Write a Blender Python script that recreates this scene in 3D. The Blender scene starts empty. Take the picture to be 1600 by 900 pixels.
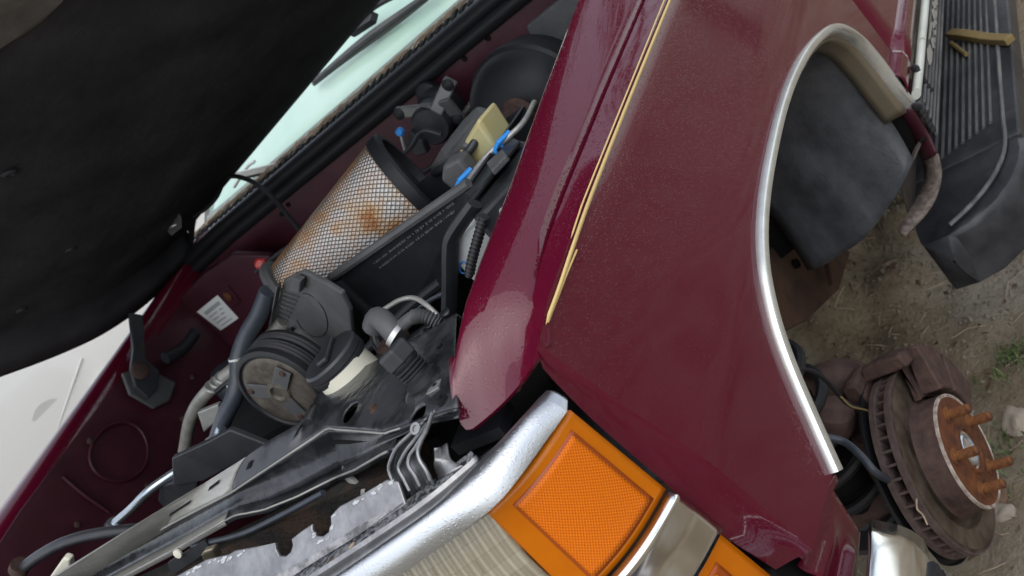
import bpy, bmesh, math, random
from mathutils import Vector as V, Matrix
random.seed(7)
S = bpy.context.scene
COL = S.collection

# ---------------------------------------------------------------- camera
# vehicle frame: X forward, Y to the vehicle's left, Z up (metres)
FPX = 1575.4
RM = Matrix(((-0.33348993, 0.68230384, -0.65057354),
             (0.59074189, -0.38656043, -0.70823375),
             (-0.7347166, -0.62050987, -0.27415145)))
CC = V((1.182, 1.364, 1.211))
GZ = -0.13                                   # ground level in the vehicle frame (front is jacked up)
cam_d = bpy.data.cameras.new('camera')
cam = bpy.data.objects.new('camera', cam_d)
COL.objects.link(cam)
S.camera = cam
right, down, fwd = RM[0], RM[1], RM[2]
m = Matrix.Identity(4)
for i in range(3):
    m[i][0] = right[i]; m[i][1] = -down[i]; m[i][2] = -fwd[i]; m[i][3] = CC[i]
cam.matrix_world = m
cam_d.sensor_fit = 'HORIZONTAL'
cam_d.sensor_width = 36
cam_d.lens = 36 * FPX / 1600
cam_d.clip_start = 0.02
cam_d.clip_end = 3000
cam_d.dof.use_dof = True
cam_d.dof.focus_distance = 1.12
cam_d.dof.aperture_fstop = 10.0

# ---------------------------------------------------------------- world, sun, exposure
SUN_EL, SUN_AZ = 58, 25                      # azimuth measured from +X towards +Y
w = bpy.data.worlds.new('World'); S.world = w; w.use_nodes = True
wn = w.node_tree
for n in list(wn.nodes): wn.nodes.remove(n)
wo = wn.nodes.new('ShaderNodeOutputWorld'); wb = wn.nodes.new('ShaderNodeBackground')
sky = wn.nodes.new('ShaderNodeTexSky'); sky.sky_type = 'NISHITA'; sky.sun_disc = False
sky.sun_elevation = math.radians(SUN_EL); sky.sun_rotation = math.radians(90 - SUN_AZ)
sky.dust_density = 1.2; sky.air_density = 1.0
hs = wn.nodes.new('ShaderNodeHueSaturation'); hs.inputs['Saturation'].default_value = 0.38
wn.links.new(sky.outputs[0], hs.inputs['Color']); wn.links.new(hs.outputs[0], wb.inputs[0])
wb.inputs[1].default_value = 0.15
wn.links.new(wb.outputs[0], wo.inputs[0])
sd = bpy.data.lights.new('sun', 'SUN'); sd.energy = 0.6; sd.angle = math.radians(80); sd.color = (1, .95, .88)
so = bpy.data.objects.new('sun', sd); COL.objects.link(so)
e, a = math.radians(SUN_EL), math.radians(SUN_AZ)
so.location = (0, 0, 6)
so.rotation_euler = V((math.cos(e) * math.cos(a), math.cos(e) * math.sin(a), math.sin(e))).to_track_quat('Z', 'Y').to_euler()
S.view_settings.view_transform = 'Standard'; S.view_settings.look = 'None'
S.view_settings.exposure = 1.05; S.view_settings.gamma = 1; S.view_settings.use_curve_mapping = False

# ---------------------------------------------------------------- pixel -> place
def ray(x, y):
    return RM.transposed() @ V(((x - 800) / FPX, (y - 450) / FPX, 1))
def U(x, y, ax, v):
    i = 'xyz'.index(ax); d = ray(x, y)
    return CC + d * ((v - CC[i]) / d[i])
def UP(x, y, p0, n):
    d = ray(x, y)
    return CC + d * ((V(p0) - CC).dot(V(n)) / d.dot(V(n)))
def UL(pts, ax, v): return [U(x, y, ax, v) for x, y in pts]

# ---------------------------------------------------------------- materials
MATS = {}
def mat(name, col, rough=.5, metal=0, spec=.5, coat=0, coat_r=.05, noise=None, bump=None, trans=0, em=None):
    """noise=(scale, colour2, contrast, stretch) bump=(scale, strength)"""
    M = bpy.data.materials.new(name); M.use_nodes = True; nt = M.node_tree
    b = nt.nodes['Principled BSDF']
    b.inputs['Base Color'].default_value = (*col, 1); b.inputs['Roughness'].default_value = rough
    b.inputs['Metallic'].default_value = metal; b.inputs['Specular IOR Level'].default_value = spec
    b.inputs['Coat Weight'].default_value = coat; b.inputs['Coat Roughness'].default_value = coat_r
    b.inputs['Transmission Weight'].default_value = trans
    tc = nt.nodes.new('ShaderNodeTexCoord')
    if noise:
        sc, c2, con, st = noise
        con *= .5
        mp = nt.nodes.new('ShaderNodeMapping'); mp.inputs['Scale'].default_value = st
        nt.links.new(tc.outputs['Object'], mp.inputs[0])
        nz = nt.nodes.new('ShaderNodeTexNoise'); nz.inputs['Scale'].default_value = sc; nz.inputs['Detail'].default_value = 7
        nz.inputs['Roughness'].default_value = .62
        nt.links.new(mp.outputs[0], nz.inputs['Vector'])
        rp = nt.nodes.new('ShaderNodeValToRGB')
        rp.color_ramp.elements[0].position = .5 - con; rp.color_ramp.elements[1].position = .5 + con
        rp.color_ramp.elements[0].color = (*col, 1); rp.color_ramp.elements[1].color = (*c2, 1)
        nt.links.new(nz.outputs[0], rp.inputs[0]); nt.links.new(rp.outputs[0], b.inputs['Base Color'])
        M['ramp'] = 1
    if bump:
        nb = nt.nodes.new('ShaderNodeTexNoise'); nb.inputs['Scale'].default_value = bump[0]; nb.inputs['Detail'].default_value = 5
        nt.links.new(tc.outputs['Object'], nb.inputs['Vector'])
        bp = nt.nodes.new('ShaderNodeBump'); bp.inputs['Strength'].default_value = bump[1]; bp.inputs['Distance'].default_value = .004
        nt.links.new(nb.outputs[0], bp.inputs['Height']); nt.links.new(bp.outputs[0], b.inputs['Normal'])
    MATS[name] = M
    return M
def drops(M, scale=170, strength=.5, dist=.0012, coatn=True, thr=.42, fine=True):
    """beads of rain water as fine relief"""
    nt = M.node_tree; b = nt.nodes['Principled BSDF']
    tc = nt.nodes.new('ShaderNodeTexCoord')
    hs_ = []
    for sc, th in ((scale, thr), (scale * 2.1, thr * .9)):
        vo = nt.nodes.new('ShaderNodeTexVoronoi'); vo.inputs['Scale'].default_value = sc
        nt.links.new(tc.outputs['Object'], vo.inputs['Vector'])
        mr = nt.nodes.new('ShaderNodeMapRange'); mr.interpolation_type = 'SMOOTHERSTEP'
        mr.inputs[1].default_value = th; mr.inputs[2].default_value = th * .35
        nt.links.new(vo.outputs['Distance'], mr.inputs[0])
        sp = nt.nodes.new('ShaderNodeSeparateColor'); nt.links.new(vo.outputs['Color'], sp.inputs[0])
        gt = nt.nodes.new('ShaderNodeMath'); gt.operation = 'GREATER_THAN'; gt.inputs[1].default_value = .5
        nt.links.new(sp.outputs[0], gt.inputs[0])
        mu = nt.nodes.new('ShaderNodeMath'); mu.operation = 'MULTIPLY'
        nt.links.new(mr.outputs[0], mu.inputs[0]); nt.links.new(gt.outputs[0], mu.inputs[1])
        hs_.append(mu)
    ad = nt.nodes.new('ShaderNodeMath'); ad.operation = 'MAXIMUM'
    nt.links.new(hs_[0].outputs[0], ad.inputs[0]); nt.links.new(hs_[1].outputs[0], ad.inputs[1])
    # patchy
    nz = nt.nodes.new('ShaderNodeTexNoise'); nz.inputs['Scale'].default_value = 7
    nt.links.new(tc.outputs['Object'], nz.inputs['Vector'])
    mr2 = nt.nodes.new('ShaderNodeMapRange'); mr2.inputs[1].default_value = .32; mr2.inputs[2].default_value = .52
    nt.links.new(nz.outputs[0], mr2.inputs[0])
    mu = nt.nodes.new('ShaderNodeMath'); mu.operation = 'MULTIPLY'
    nt.links.new(ad.outputs[0], mu.inputs[0]); nt.links.new(mr2.outputs[0], mu.inputs[1])
    bp = nt.nodes.new('ShaderNodeBump'); bp.inputs['Strength'].default_value = strength; bp.inputs['Distance'].default_value = dist
    nt.links.new(mu.outputs[0], bp.inputs['Height'])
    nt.links.new(bp.outputs[0], b.inputs['Normal'])
    if coatn: nt.links.new(bp.outputs[0], b.inputs['Coat Normal'])

O1 = (1, 1, 1)
paint = mat('maroon_paint', (.070, .0014, .0115), .5, 0, .05, 1, .05, noise=(3, (.082, .002, .0145), .6, O1)); drops(paint, 260, .2, .0007)
paint.node_tree.nodes['Principled BSDF'].inputs['Coat IOR'].default_value = 1.5
paint_dull = mat('maroon_inner_paint', (.036, .005, .011), .5, 0, .35, .25, .25, noise=(9, (.056, .010, .018), .25, O1), bump=(60, .1))
chrome = mat('chrome_trim', (.86, .87, .87), .14, 1, noise=(40, (.76, .77, .78), .3, O1))
satin = mat('satin_arch_trim', (.66, .68, .66), .24, .75, noise=(30, (.56, .57, .55), .3, O1))
chrome_wet = mat('wet_chrome_strip', (.50, .52, .545), .34, 1); drops(chrome_wet, 420, .35, .0006, False)
alum = mat('dull_aluminium', (.55, .55, .53), .42, .85, noise=(35, (.42, .42, .42), .3, O1), bump=(120, .2))
silver = mat('chipped_silver_steel', (.30, .30, .305), .36, .75, noise=(45, (.20, .20, .205), .25, O1), bump=(160, .10))
gloss_black = mat('wet_black_steel', (.011, .012, .014), .26, 0, .4, .15, .12, noise=(16, (.034, .036, .040), .12, O1), bump=(75, .3))
pale_steel = mat('weathered_skylit_steel', (.34, .335, .31), .38, .4, noise=(24, (.22, .215, .2), .25, (1, .3, 1)), bump=(60, .35))  # worn grey metal; on the far support it is painted sky reflection
blk = mat('black_plastic', (.016, .017, .020), .42, 0, .45, noise=(14, (.028, .029, .033), .25, O1), bump=(90, .12))
blk_grey = mat('dusty_grey_plastic', (.055, .056, .058), .55, 0, .4, noise=(16, (.085, .085, .085), .3, O1), bump=(150, .15))
rubber = mat('black_rubber', (.012, .012, .014), .55, 0, .35, bump=(80, .15))
hose_m = mat('blue_black_hose', (.030, .036, .048), .42, 0, .4, noise=(30, (.045, .052, .062), .3, O1))
void = mat('deep_shade_black', (.006, .006, .006), .8, 0, .15)  # near-black put in for shade in gaps and recesses, also for dark parts
pad = mat('black_felt_pad', (.040, .041, .048), .95, 0, .1, noise=(7, (.066, .067, .075), .3, (1, 1, 1)), bump=(26, .5))
pad2 = mat('grey_felt_pad', (.12, .118, .115), .95, 0, .1, noise=(14, (.20, .195, .19), .3, O1), bump=(30, .6))
rust = mat('brown_rust', (.085, .050, .040), .75, .2, .3, noise=(28, (.032, .020, .018), .3, O1), bump=(85, .5))
rust_or = mat('orange_rust', (.20, .075, .020), .8, 0, .3, noise=(45, (.075, .028, .013), .24, O1), bump=(130, .6))
rust_face = mat('red_brown_rust', (.065, .024, .013), .75, .1, .3, noise=(38, (.15, .050, .016), .3, O1), bump=(120, .5))
disc_m = mat('worn_disc_iron', (.125, .098, .074), .5, .6, noise=(30, (.040, .028, .025), .3, O1), bump=(70, .25))
disc_edge = mat('rusty_disc_edge', (.068, .046, .042), .75, .2, .3, noise=(50, (.105, .076, .068), .3, O1), bump=(120, .4))
scale_w = mat('white_corrosion', (.42, .38, .33), .7, 0, noise=(60, (.18, .12, .09), .25, O1))
amber = mat('amber_lens', (.50, .135, .0), .30, 0, .3, .15, .06, noise=(12, (.44, .105, .0), .3, O1))
amber_in = mat('amber_reflector', (.7, .12, .0), .45, 0, .25, .08, .08)
amber_rim = mat('amber_groove', (.30, .058, .006), .35, 0, .3, .2, .1)
lens_m = mat('yellowed_lens', (.50, .45, .34), .18, 0, .5, .5, .06, noise=(10, (.40, .35, .25), .3, O1), trans=.25)
gold = mat('gold_stripe', (.62, .44, .17), .35, 0, .5, .5)
white_mold = mat('white_moulding', (.55, .57, .52), .35, 0, .5, noise=(20, (.46, .48, .43), .3, O1))
mesh_m = mat('filter_wire', (.13, .105, .085), .5, .5, noise=(30, (.22, .11, .05), .25, O1))
blue = mat('blue_clip', (.02, .22, .62), .4)
red_pl = mat('red_plastic', (.38, .02, .015), .4)
yellowed = mat('yellowed_plastic', (.40, .38, .21), .4, 0, .5, noise=(9, (.42, .33, .13), .22, O1))
cream = mat('cream_plastic', (.55, .53, .43), .42)
white_pl = mat('white_plastic', (.55, .56, .55), .4, noise=(18, (.44, .45, .44), .3, O1))
dustliner = mat('dusty_liner', (.030, .031, .036), .45, 0, .4, noise=(24, (.085, .090, .100), .5, (.8, 1, .8)), bump=(220, .2))
brownplate = mat('muddy_underbody', (.070, .038, .024), .8, 0, .25, noise=(8, (.028, .017, .014), .25, O1), bump=(30, .4))
tanlip = mat('tan_ground_tint', (.22, .195, .15), .35, .6, noise=(16, (.25, .21, .15), .3, O1))  # tan of the arch lip is the ground's reflection put into the colour
crust = mat('crusted_lip', (.15, .125, .105), .85, 0, .2, noise=(90, (.06, .045, .04), .30, O1), bump=(90, .7))
boardblk = mat('weathered_black_board', (.012, .013, .016), .40, 0, .4, noise=(13, (.036, .037, .041), .30, (1, 1, 1)), bump=(60, .2))
ridge_m = mat('worn_tread_ridge', (.045, .048, .052), .45, 0, .45, noise=(18, (.12, .12, .115), .22, (.4, 3, 1)))
wood = mat('weathered_wood', (.17, .125, .05), .7, 0, .3, noise=(8, (.15, .105, .04), .3, (8, 1, 8)), bump=(60, .3))
glass_g = mat('misted_green_glass', (.36, .53, .435), .16, 0, .5, .6, .03, noise=(2.5, (.46, .62, .53), .3, O1))
letter = mat('silver_letter', (.38, .38, .36), .4, .5)
van_w = mat('white_van_paint', (.70, .69, .65), .3, 0, .5, .6, .05)
van_g = mat('light_grey_panel', (.52, .515, .48), .35)
darkglass = mat('dark_glass', (.02, .025, .025), .08, 0, .5)
needle = mat('dry_pine_needle', (.30, .22, .14), .7, noise=(6, (.45, .36, .27), .3, O1))
needle_d = mat('brown_leaf_litter', (.13, .075, .040), .8, noise=(9, (.07, .04, .025), .3, O1))
stone_m = mat('pale_stone', (.30, .26, .21), .8, noise=(20, (.20, .16, .12), .3, O1), bump=(40, .5))
grass_m = mat('grass_green', (.07, .115, .03), .6, noise=(9, (.11, .14, .05), .3, O1))
leaf_m = mat('oak_green', (.035, .055, .018), .7)
bark_m = mat('bark', (.09, .07, .05), .9)
silver_paint = mat('bare_zinc', (.55, .60, .64), .28, .9, noise=(40, (.45, .50, .55), .3, O1))
tyre_m = mat('tyre_rubber', (.02, .02, .02), .8)

# chips of bare paint on the silver bar's lip
chip = mat('bare_metal_chips', (.40, .41, .42), .6, 0, .2)

# ground
gm = mat('damp_sand', (.20, .165, .115), .95, 0, .15)
nt = gm.node_tree; b = nt.nodes['Principled BSDF']; tc = nt.nodes.new('ShaderNodeTexCoord')
def nnoise(sc, det, rgh=.6):
    n = nt.nodes.new('ShaderNodeTexNoise'); n.inputs['Scale'].default_value = sc; n.inputs['Detail'].default_value = det
    n.inputs['Roughness'].default_value = rgh; nt.links.new(tc.outputs['Object'], n.inputs['Vector']); return n
def nramp(n, stops):
    r = nt.nodes.new('ShaderNodeValToRGB'); cr = r.color_ramp
    while len(cr.elements) < len(stops): cr.elements.new(.5)
    for el, (p, c) in zip(cr.elements, stops): el.position = p; el.color = (*c, 1)
    nt.links.new(n.outputs[0], r.inputs[0]); return r
r1 = nramp(nnoise(2.4, 8), [(.34, (.16, .116, .068)), (.48, (.265, .214, .146)), (.64, (.34, .303, .24))])
r2 = nramp(nnoise(26, 9, .7), [(.30, (.62, .58, .52)), (.52, (1, 1, 1))])
mx = nt.nodes.new('ShaderNodeMix'); mx.data_type = 'RGBA'; mx.blend_type = 'MULTIPLY'; mx.inputs[0].default_value = .8
nt.links.new(r1.outputs[0], mx.inputs[6]); nt.links.new(r2.outputs[0], mx.inputs[7]); nt.links.new(mx.outputs[2], b.inputs['Base Color'])
bp = nt.nodes.new('ShaderNodeBump'); bp.inputs['Strength'].default_value = .9; bp.inputs['Distance'].default_value = .02
nt.links.new(nnoise(60, 8, .7).outputs[0], bp.inputs['Height']); nt.links.new(bp.outputs[0], b.inputs['Normal'])

# filter paper: white pleats with rust blooms
fm = mat('stained_filter_paper', (.66, .65, .62), .85, 0, .2, bump=(140, .2))
nt = fm.node_tree; b = nt.nodes['Principled BSDF']; tc = nt.nodes.new('ShaderNodeTexCoord')
r1 = nramp(nnoise(16, 6), [(.47, (.78, .78, .77)), (.57, (.72, .54, .36)), (.68, (.46, .19, .06))])
nt.links.new(r1.outputs[0], b.inputs['Base Color'])
# amber reflector cells: a prism grid across the lens (UV of the lens itself)
nt = amber_in.node_tree; b = nt.nodes['Principled BSDF']; tc = nt.nodes.new('ShaderNodeTexCoord')
mp = nt.nodes.new('ShaderNodeMapping'); mp.inputs['Scale'].default_value = (34, 34, 1); mp.inputs['Rotation'].default_value = (0, 0, .785)
nt.links.new(tc.outputs['UV'], mp.inputs[0])
ck = nt.nodes.new('ShaderNodeTexVoronoi'); ck.inputs['Scale'].default_value = 1; ck.inputs['Randomness'].default_value = 0
nt.links.new(mp.outputs[0], ck.inputs['Vector'])
rp = nt.nodes.new('ShaderNodeValToRGB'); rp.color_ramp.elements[0].position = .18; rp.color_ramp.elements[1].position = .62
rp.color_ramp.elements[0].color = (.50, .088, .0, 1); rp.color_ramp.elements[1].color = (.74, .185, .0, 1)
nt.links.new(ck.outputs['Distance'], rp.inputs[0]); nt.links.new(rp.outputs[0], b.inputs['Base Color'])
bp = nt.nodes.new('ShaderNodeBump'); bp.inputs['Strength'].default_value = .5; bp.inputs['Distance'].default_value = .002
nt.links.new(ck.outputs['Distance'], bp.inputs['Height']); nt.links.new(bp.outputs[0], b.inputs['Normal'])
nt = lens_m.node_tree; b = nt.nodes['Principled BSDF']; tc = nt.nodes.new('ShaderNodeTexCoord')
mp = nt.nodes.new('ShaderNodeMapping'); mp.inputs['Scale'].default_value = (1, 1, 1); nt.links.new(tc.outputs['UV'], mp.inputs[0])
wv = nt.nodes.new('ShaderNodeTexWave'); wv.inputs['Scale'].default_value = 11; wv.inputs['Distortion'].default_value = 0; nt.links.new(mp.outputs[0], wv.inputs['Vector'])
bk = nt.nodes.new('ShaderNodeTexBrick'); bk.inputs['Scale'].default_value = 2.2; bk.inputs['Mortar Size'].default_value = .006
bk.inputs['Color1'].default_value = (.50, .45, .34, 1); bk.inputs['Color2'].default_value = (.43, .38, .275, 1); bk.inputs['Mortar'].default_value = (.36, .31, .22, 1)
nt.links.new(mp.outputs[0], bk.inputs['Vector'])
mxw = nt.nodes.new('ShaderNodeMix'); mxw.data_type = 'RGBA'; mxw.blend_type = 'MULTIPLY'; mxw.inputs[0].default_value = .25
nt.links.new(bk.outputs[0], mxw.inputs[6]); nt.links.new(wv.outputs[0], mxw.inputs[7]); nt.links.new(mxw.outputs[2], b.inputs['Base Color'])
bp = nt.nodes.new('ShaderNodeBump'); bp.inputs['Strength'].default_value = .9; bp.inputs['Distance'].default_value = .003
nt.links.new(wv.outputs[1], bp.inputs['Height']); nt.links.new(bp.outputs[0], b.inputs['Normal'])
# printed service label
lab = mat('printed_label', (.74, .74, .71), .6)
nt = lab.node_tree; b = nt.nodes['Principled BSDF']; tc = nt.nodes.new('ShaderNodeTexCoord')
sx = nt.nodes.new('ShaderNodeSeparateXYZ'); nt.links.new(tc.outputs['UV'], sx.inputs[0])
def band(out, lo, hi):
    p = nt.nodes.new('ShaderNodeMath'); p.operation = 'GREATER_THAN'; p.inputs[1].default_value = lo; nt.links.new(out, p.inputs[0])
    q = nt.nodes.new('ShaderNodeMath'); q.operation = 'LESS_THAN'; q.inputs[1].default_value = hi; nt.links.new(out, q.inputs[0])
    r = nt.nodes.new('ShaderNodeMath'); r.operation = 'MULTIPLY'; nt.links.new(p.outputs[0], r.inputs[0]); nt.links.new(q.outputs[0], r.inputs[1]); return r
def rect(u0, u1, v0, v1):
    r = nt.nodes.new('ShaderNodeMath'); r.operation = 'MULTIPLY'
    nt.links.new(band(sx.outputs[0], u0, u1).outputs[0], r.inputs[0]); nt.links.new(band(sx.outputs[1], v0, v1).outputs[0], r.inputs[1]); return r
acc = None
for rc in ((.14, .86, .70, .84), (.14, .5, .56, .61), (.6, .8, .55, .60), (.14, .40, .40, .45), (.5, .72, .40, .45), (.14, .62, .25, .30), (.2, .8, .10, .14)):
    r = rect(*rc)
    if acc is None: acc = r
    else:
        s_ = nt.nodes.new('ShaderNodeMath'); s_.operation = 'MAXIMUM'; nt.links.new(acc.outputs[0], s_.inputs[0]); nt.links.new(r.outputs[0], s_.inputs[1]); acc = s_
mxl = nt.nodes.new('ShaderNodeMix'); mxl.data_type = 'RGBA'; mxl.inputs[6].default_value = (.74, .74, .71, 1); mxl.inputs[7].default_value = (.36, .37, .37, 1)
nt.links.new(acc.outputs[0], mxl.inputs[0]); nt.links.new(mxl.outputs[2], b.inputs['Base Color'])

# ---------------------------------------------------------------- mesh helpers
WLOC = {}
def tag(o, label=None, cat=None, group=None, kind=None):
    if label: o['label'] = label
    if cat: o['category'] = cat
    if group: o['group'] = group
    if kind: o['kind'] = kind
    return o
def empty(name, loc, label, cat, group=None):
    o = bpy.data.objects.new(name, None); COL.objects.link(o); o.location = loc
    WLOC[o.name] = V(loc); o.empty_display_size = .1
    return tag(o, label, cat, group)
def mk(name, verts, faces, m, parent=None, smooth=True, uvs=None, kind=None, bevel=0, solid=0, solid_off=-1, sub=0, auto=None):
    verts = [V(v) for v in verts]
    lo = V((min(v[i] for v in verts) for i in range(3))); hi = V((max(v[i] for v in verts) for i in range(3)))
    c = V(((lo.x + hi.x) / 2, (lo.y + hi.y) / 2, lo.z))
    me = bpy.data.meshes.new(name); me.from_pydata([v - c for v in verts], [], faces); me.update()
    if uvs:
        ul = me.uv_layers.new(name='UVMap')
        for l in me.loops: ul.data[l.index].uv = uvs[l.vertex_index]
    bm = bmesh.new(); bm.from_mesh(me); bmesh.ops.recalc_face_normals(bm, faces=bm.faces); bm.to_mesh(me); bm.free()
    o = bpy.data.objects.new(name, me); COL.objects.link(o)
    o.data.materials.append(m)
    if smooth:
        for p in me.polygons: p.use_smooth = True
        me.set_sharp_from_angle(angle=math.radians(38))
    WLOC[o.name] = c
    o.location = c - (WLOC[parent.name] if parent else V((0, 0, 0)))
    if parent: o.parent = parent
    if solid:
        md = o.modifiers.new('thickness', 'SOLIDIFY'); md.thickness = solid; md.offset = solid_off
    if bevel:
        md = o.modifiers.new('edge', 'BEVEL'); md.width = bevel; md.segments = 2; md.limit_method = 'ANGLE'; md.angle_limit = math.radians(35)
    if sub:
        md = o.modifiers.new('smooth', 'SUBSURF'); md.levels = sub; md.render_levels = sub
    if smooth and (bevel or auto):
        md = o.modifiers.new('wn', 'WEIGHTED_NORMAL'); md.keep_sharp = True
        for e_ in me.edges: pass
    if kind: o['kind'] = kind
    return o
def catmull(pts, n):
    pts = [V(p) for p in pts]
    if len(pts) < 3: return [pts[0].lerp(pts[-1], i / n) for i in range(n + 1)]
    P = [pts[0] * 2 - pts[1]] + pts + [pts[-1] * 2 - pts[-2]]
    # cumulative length so that points are evenly spread
    L = [0]
    for i in range(1, len(pts)): L.append(L[-1] + max((pts[i] - pts[i - 1]).length, 1e-6))
    out = []
    for k in range(n + 1):
        s = L[-1] * k / n; j = 0
        while j < len(pts) - 2 and s > L[j + 1]: j += 1
        t = (s - L[j]) / (L[j + 1] - L[j])
        a_, b_, c_, d_ = P[j], P[j + 1], P[j + 2], P[j + 3]
        out.append(.5 * ((2 * b_) + (c_ - a_) * t + (2 * a_ - 5 * b_ + 4 * c_ - d_) * t * t + (-a_ + 3 * b_ - 3 * c_ + d_) * t ** 3))
    return out
def poly(pts, n):
    """piecewise-linear resample, keeps the corners roughly"""
    pts = [V(p) for p in pts]; L = [0]
    for i in range(1, len(pts)): L.append(L[-1] + (pts[i] - pts[i - 1]).length)
    out = []
    for k in range(n + 1):
        s = L[-1] * k / n; j = 0
        while j < len(pts) - 2 and s > L[j + 1]: j += 1
        out.append(pts[j].lerp(pts[j + 1], (s - L[j]) / max(L[j + 1] - L[j], 1e-9)))
    return out
def grid(name, rows, m, parent=None, close=False, **kw):
    nr, nc = len(rows), len(rows[0]); vs = []; uv = []
    for i, r in enumerate(rows):
        for j, p in enumerate(r): vs.append(p); uv.append((j / (nc - 1), i / (nr - 1)))
    fs = []
    for i in range(nr - 1):
        for j in range(nc - (0 if close else 1)):
            j2 = (j + 1) % nc
            fs.append((i * nc + j, i * nc + j2, (i + 1) * nc + j2, (i + 1) * nc + j))
    return mk(name, vs, fs, m, parent, uvs=uv, **kw)
def frames(pts):
    T = []
    for i in range(len(pts)):
        t = pts[min(i + 1, len(pts) - 1)] - pts[max(i - 1, 0)]
        T.append(t.normalized() if t.length > 1e-9 else V((1, 0, 0)))
    n = T[0].orthogonal().normalized(); out = []
    for t in T:
        n = (n - t * n.dot(t)); n.normalize(); out.append((t, n, t.cross(n)))
    return out
def tube_geo(pts, r, seg=10, cap=True, flat=1.0):
    fr = frames(pts); vs, fs = [], []
    for i, (p, (t, n, b_)) in enumerate(zip(pts, fr)):
        rr = r(i / (len(pts) - 1)) if callable(r) else r
        for k in range(seg):
            a_ = 2 * math.pi * k / seg
            vs.append(p + n * (rr * math.cos(a_)) + b_ * (rr * flat * math.sin(a_)))
    for i in range(len(pts) - 1):
        for k in range(seg):
            k2 = (k + 1) % seg
            fs.append((i * seg + k, i * seg + k2, (i + 1) * seg + k2, (i + 1) * seg + k))
    if cap:
        fs.append(tuple(range(seg))); fs.append(tuple((len(pts) - 1) * seg + k for k in range(seg)))
    return vs, fs
def tube(name, pts, r, m, parent=None, n=None, seg=12, flat=1.0, **kw):
    pts = catmull(pts, n or max(8, 6 * len(pts)))
    vs, fs = tube_geo(pts, r, seg, True, flat)
    return mk(name, vs, fs, m, parent, **kw)
def lathe(name, o, axis, prof, m, parent=None, seg=36, arc=(0, 1), up=None, **kw):
    """prof: (radius, height along axis)"""
    o = V(o); ax = V(axis).normalized(); u = V(up) if up else ax.orthogonal(); u = (u - ax * u.dot(ax)).normalized(); v = ax.cross(u)
    full = arc == (0, 1); ns = seg if full else seg + 1
    vs, fs = [], []
    for (r, h) in prof:
        for k in range(ns):
            a_ = 2 * math.pi * (arc[0] + (arc[1] - arc[0]) * k / seg)
            vs.append(o + ax * h + u * (r * math.cos(a_)) + v * (r * math.sin(a_)))
    for i in range(len(prof) - 1):
        for k in range(seg):
            k2 = (k + 1) % ns
            fs.append((i * ns + k, i * ns + k2, (i + 1) * ns + k2, (i + 1) * ns + k))
    if full:
        if prof[0][0] > 1e-6: fs.append(tuple(range(ns)))
        if prof[-1][0] > 1e-6: fs.append(tuple((len(prof) - 1) * ns + k for k in range(ns)))
    return mk(name, vs, fs, m, parent, **kw)
def prism(name, pts, vec, m, parent=None, **kw):
    pts = [V(p) for p in pts]; vec = V(vec); n = len(pts)
    vs = pts + [p + vec for p in pts]
    fs = [tuple(range(n)), tuple(range(2 * n - 1, n - 1, -1))] + [(i, (i + 1) % n, n + (i + 1) % n, n + i) for i in range(n)]
    kw.setdefault('smooth', False)
    return mk(name, vs, fs, m, parent, **kw)
def box(name, lo, hi, m, parent=None, **kw):
    x0, y0, z0 = lo; x1, y1, z1 = hi
    kw.setdefault('bevel', min(abs(x1 - x0), abs(y1 - y0), abs(z1 - z0)) * .12)
    return prism(name, [(x0, y0, z0), (x1, y0, z0), (x1, y1, z0), (x0, y1, z0)], (0, 0, z1 - z0), m, parent, **kw)
def bar(name, a_, b_, wv, tv, m, parent=None, **kw):
    """flat bar from a to b; wv half width vector, tv thickness vector"""
    a_, b_, wv, tv = V(a_), V(b_), V(wv), V(tv)
    return prism(name, [a_ - wv, a_ + wv, b_ + wv, b_ - wv], tv, m, parent, **kw)
def cut(o, cutter):
    """apply a boolean difference and drop the cutter"""
    md = o.modifiers.new('cut', 'BOOLEAN'); md.operation = 'DIFFERENCE'; md.object = cutter; md.solver = 'EXACT'
    bpy.context.view_layer.update()
    dg = bpy.context.evaluated_depsgraph_get(); me = bpy.data.meshes.new_from_object(o.evaluated_get(dg))
    o.modifiers.clear(); o.data = me
    bpy.data.objects.remove(cutter)
def lerp_tab(tab, x):
    if x <= tab[0][0]:
        (a0, b0), (a1, b1) = tab[0], tab[1]
    elif x >= tab[-1][0]:
        (a0, b0), (a1, b1) = tab[-2], tab[-1]
    else:
        for (a0, b0), (a1, b1) in zip(tab, tab[1:]):
            if a0 <= x <= a1: break
    return b0 + (b1 - b0) * (x - a0) / (a1 - a0)
sm = lambda t: t * t * (3 - 2 * t)
cl = lambda t: max(0, min(1, t))
mirY = lambda p: V((p[0], -p[1], p[2]))

# ================================================================ GROUND
def hgt(x, y):
    h = .030 * math.sin(x * 1.7 + .6) * math.sin(y * 2.1) + .018 * math.sin(x * 5.3 + y * 3.1) + .010 * math.sin(x * 11 - y * 7 + 1)
    h += .006 * math.sin(x * 29 + y * 17) * math.sin(y * 31 - x * 7)
    d = ((x + 1.02) / .5) ** 2 + ((y - .22) / .36) ** 2
    h += .17 * math.exp(-d) * (1 + .2 * math.sin(x * 23 + y * 9) + .12 * math.sin(y * 41))
    r = math.hypot(x, y)
    return h * cl((9 - r) / 4)
ks = [math.sinh(i / 75 * 6.9) * .75 / 3 for i in range(-75, 76)]
rows = []
for gy in ks:
    rows.append([V((gx - .5, gy + .5, GZ + hgt(gx - .5, gy + .5))) for gx in ks])
tag(grid('ground', rows, gm), kind='structure')

# ================================================================ THE VEHICLE
car = empty('car', (-1.3, 0, GZ), 'maroon car with its hood raised, left front wheel removed and bare brake disc showing', 'car')

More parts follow.
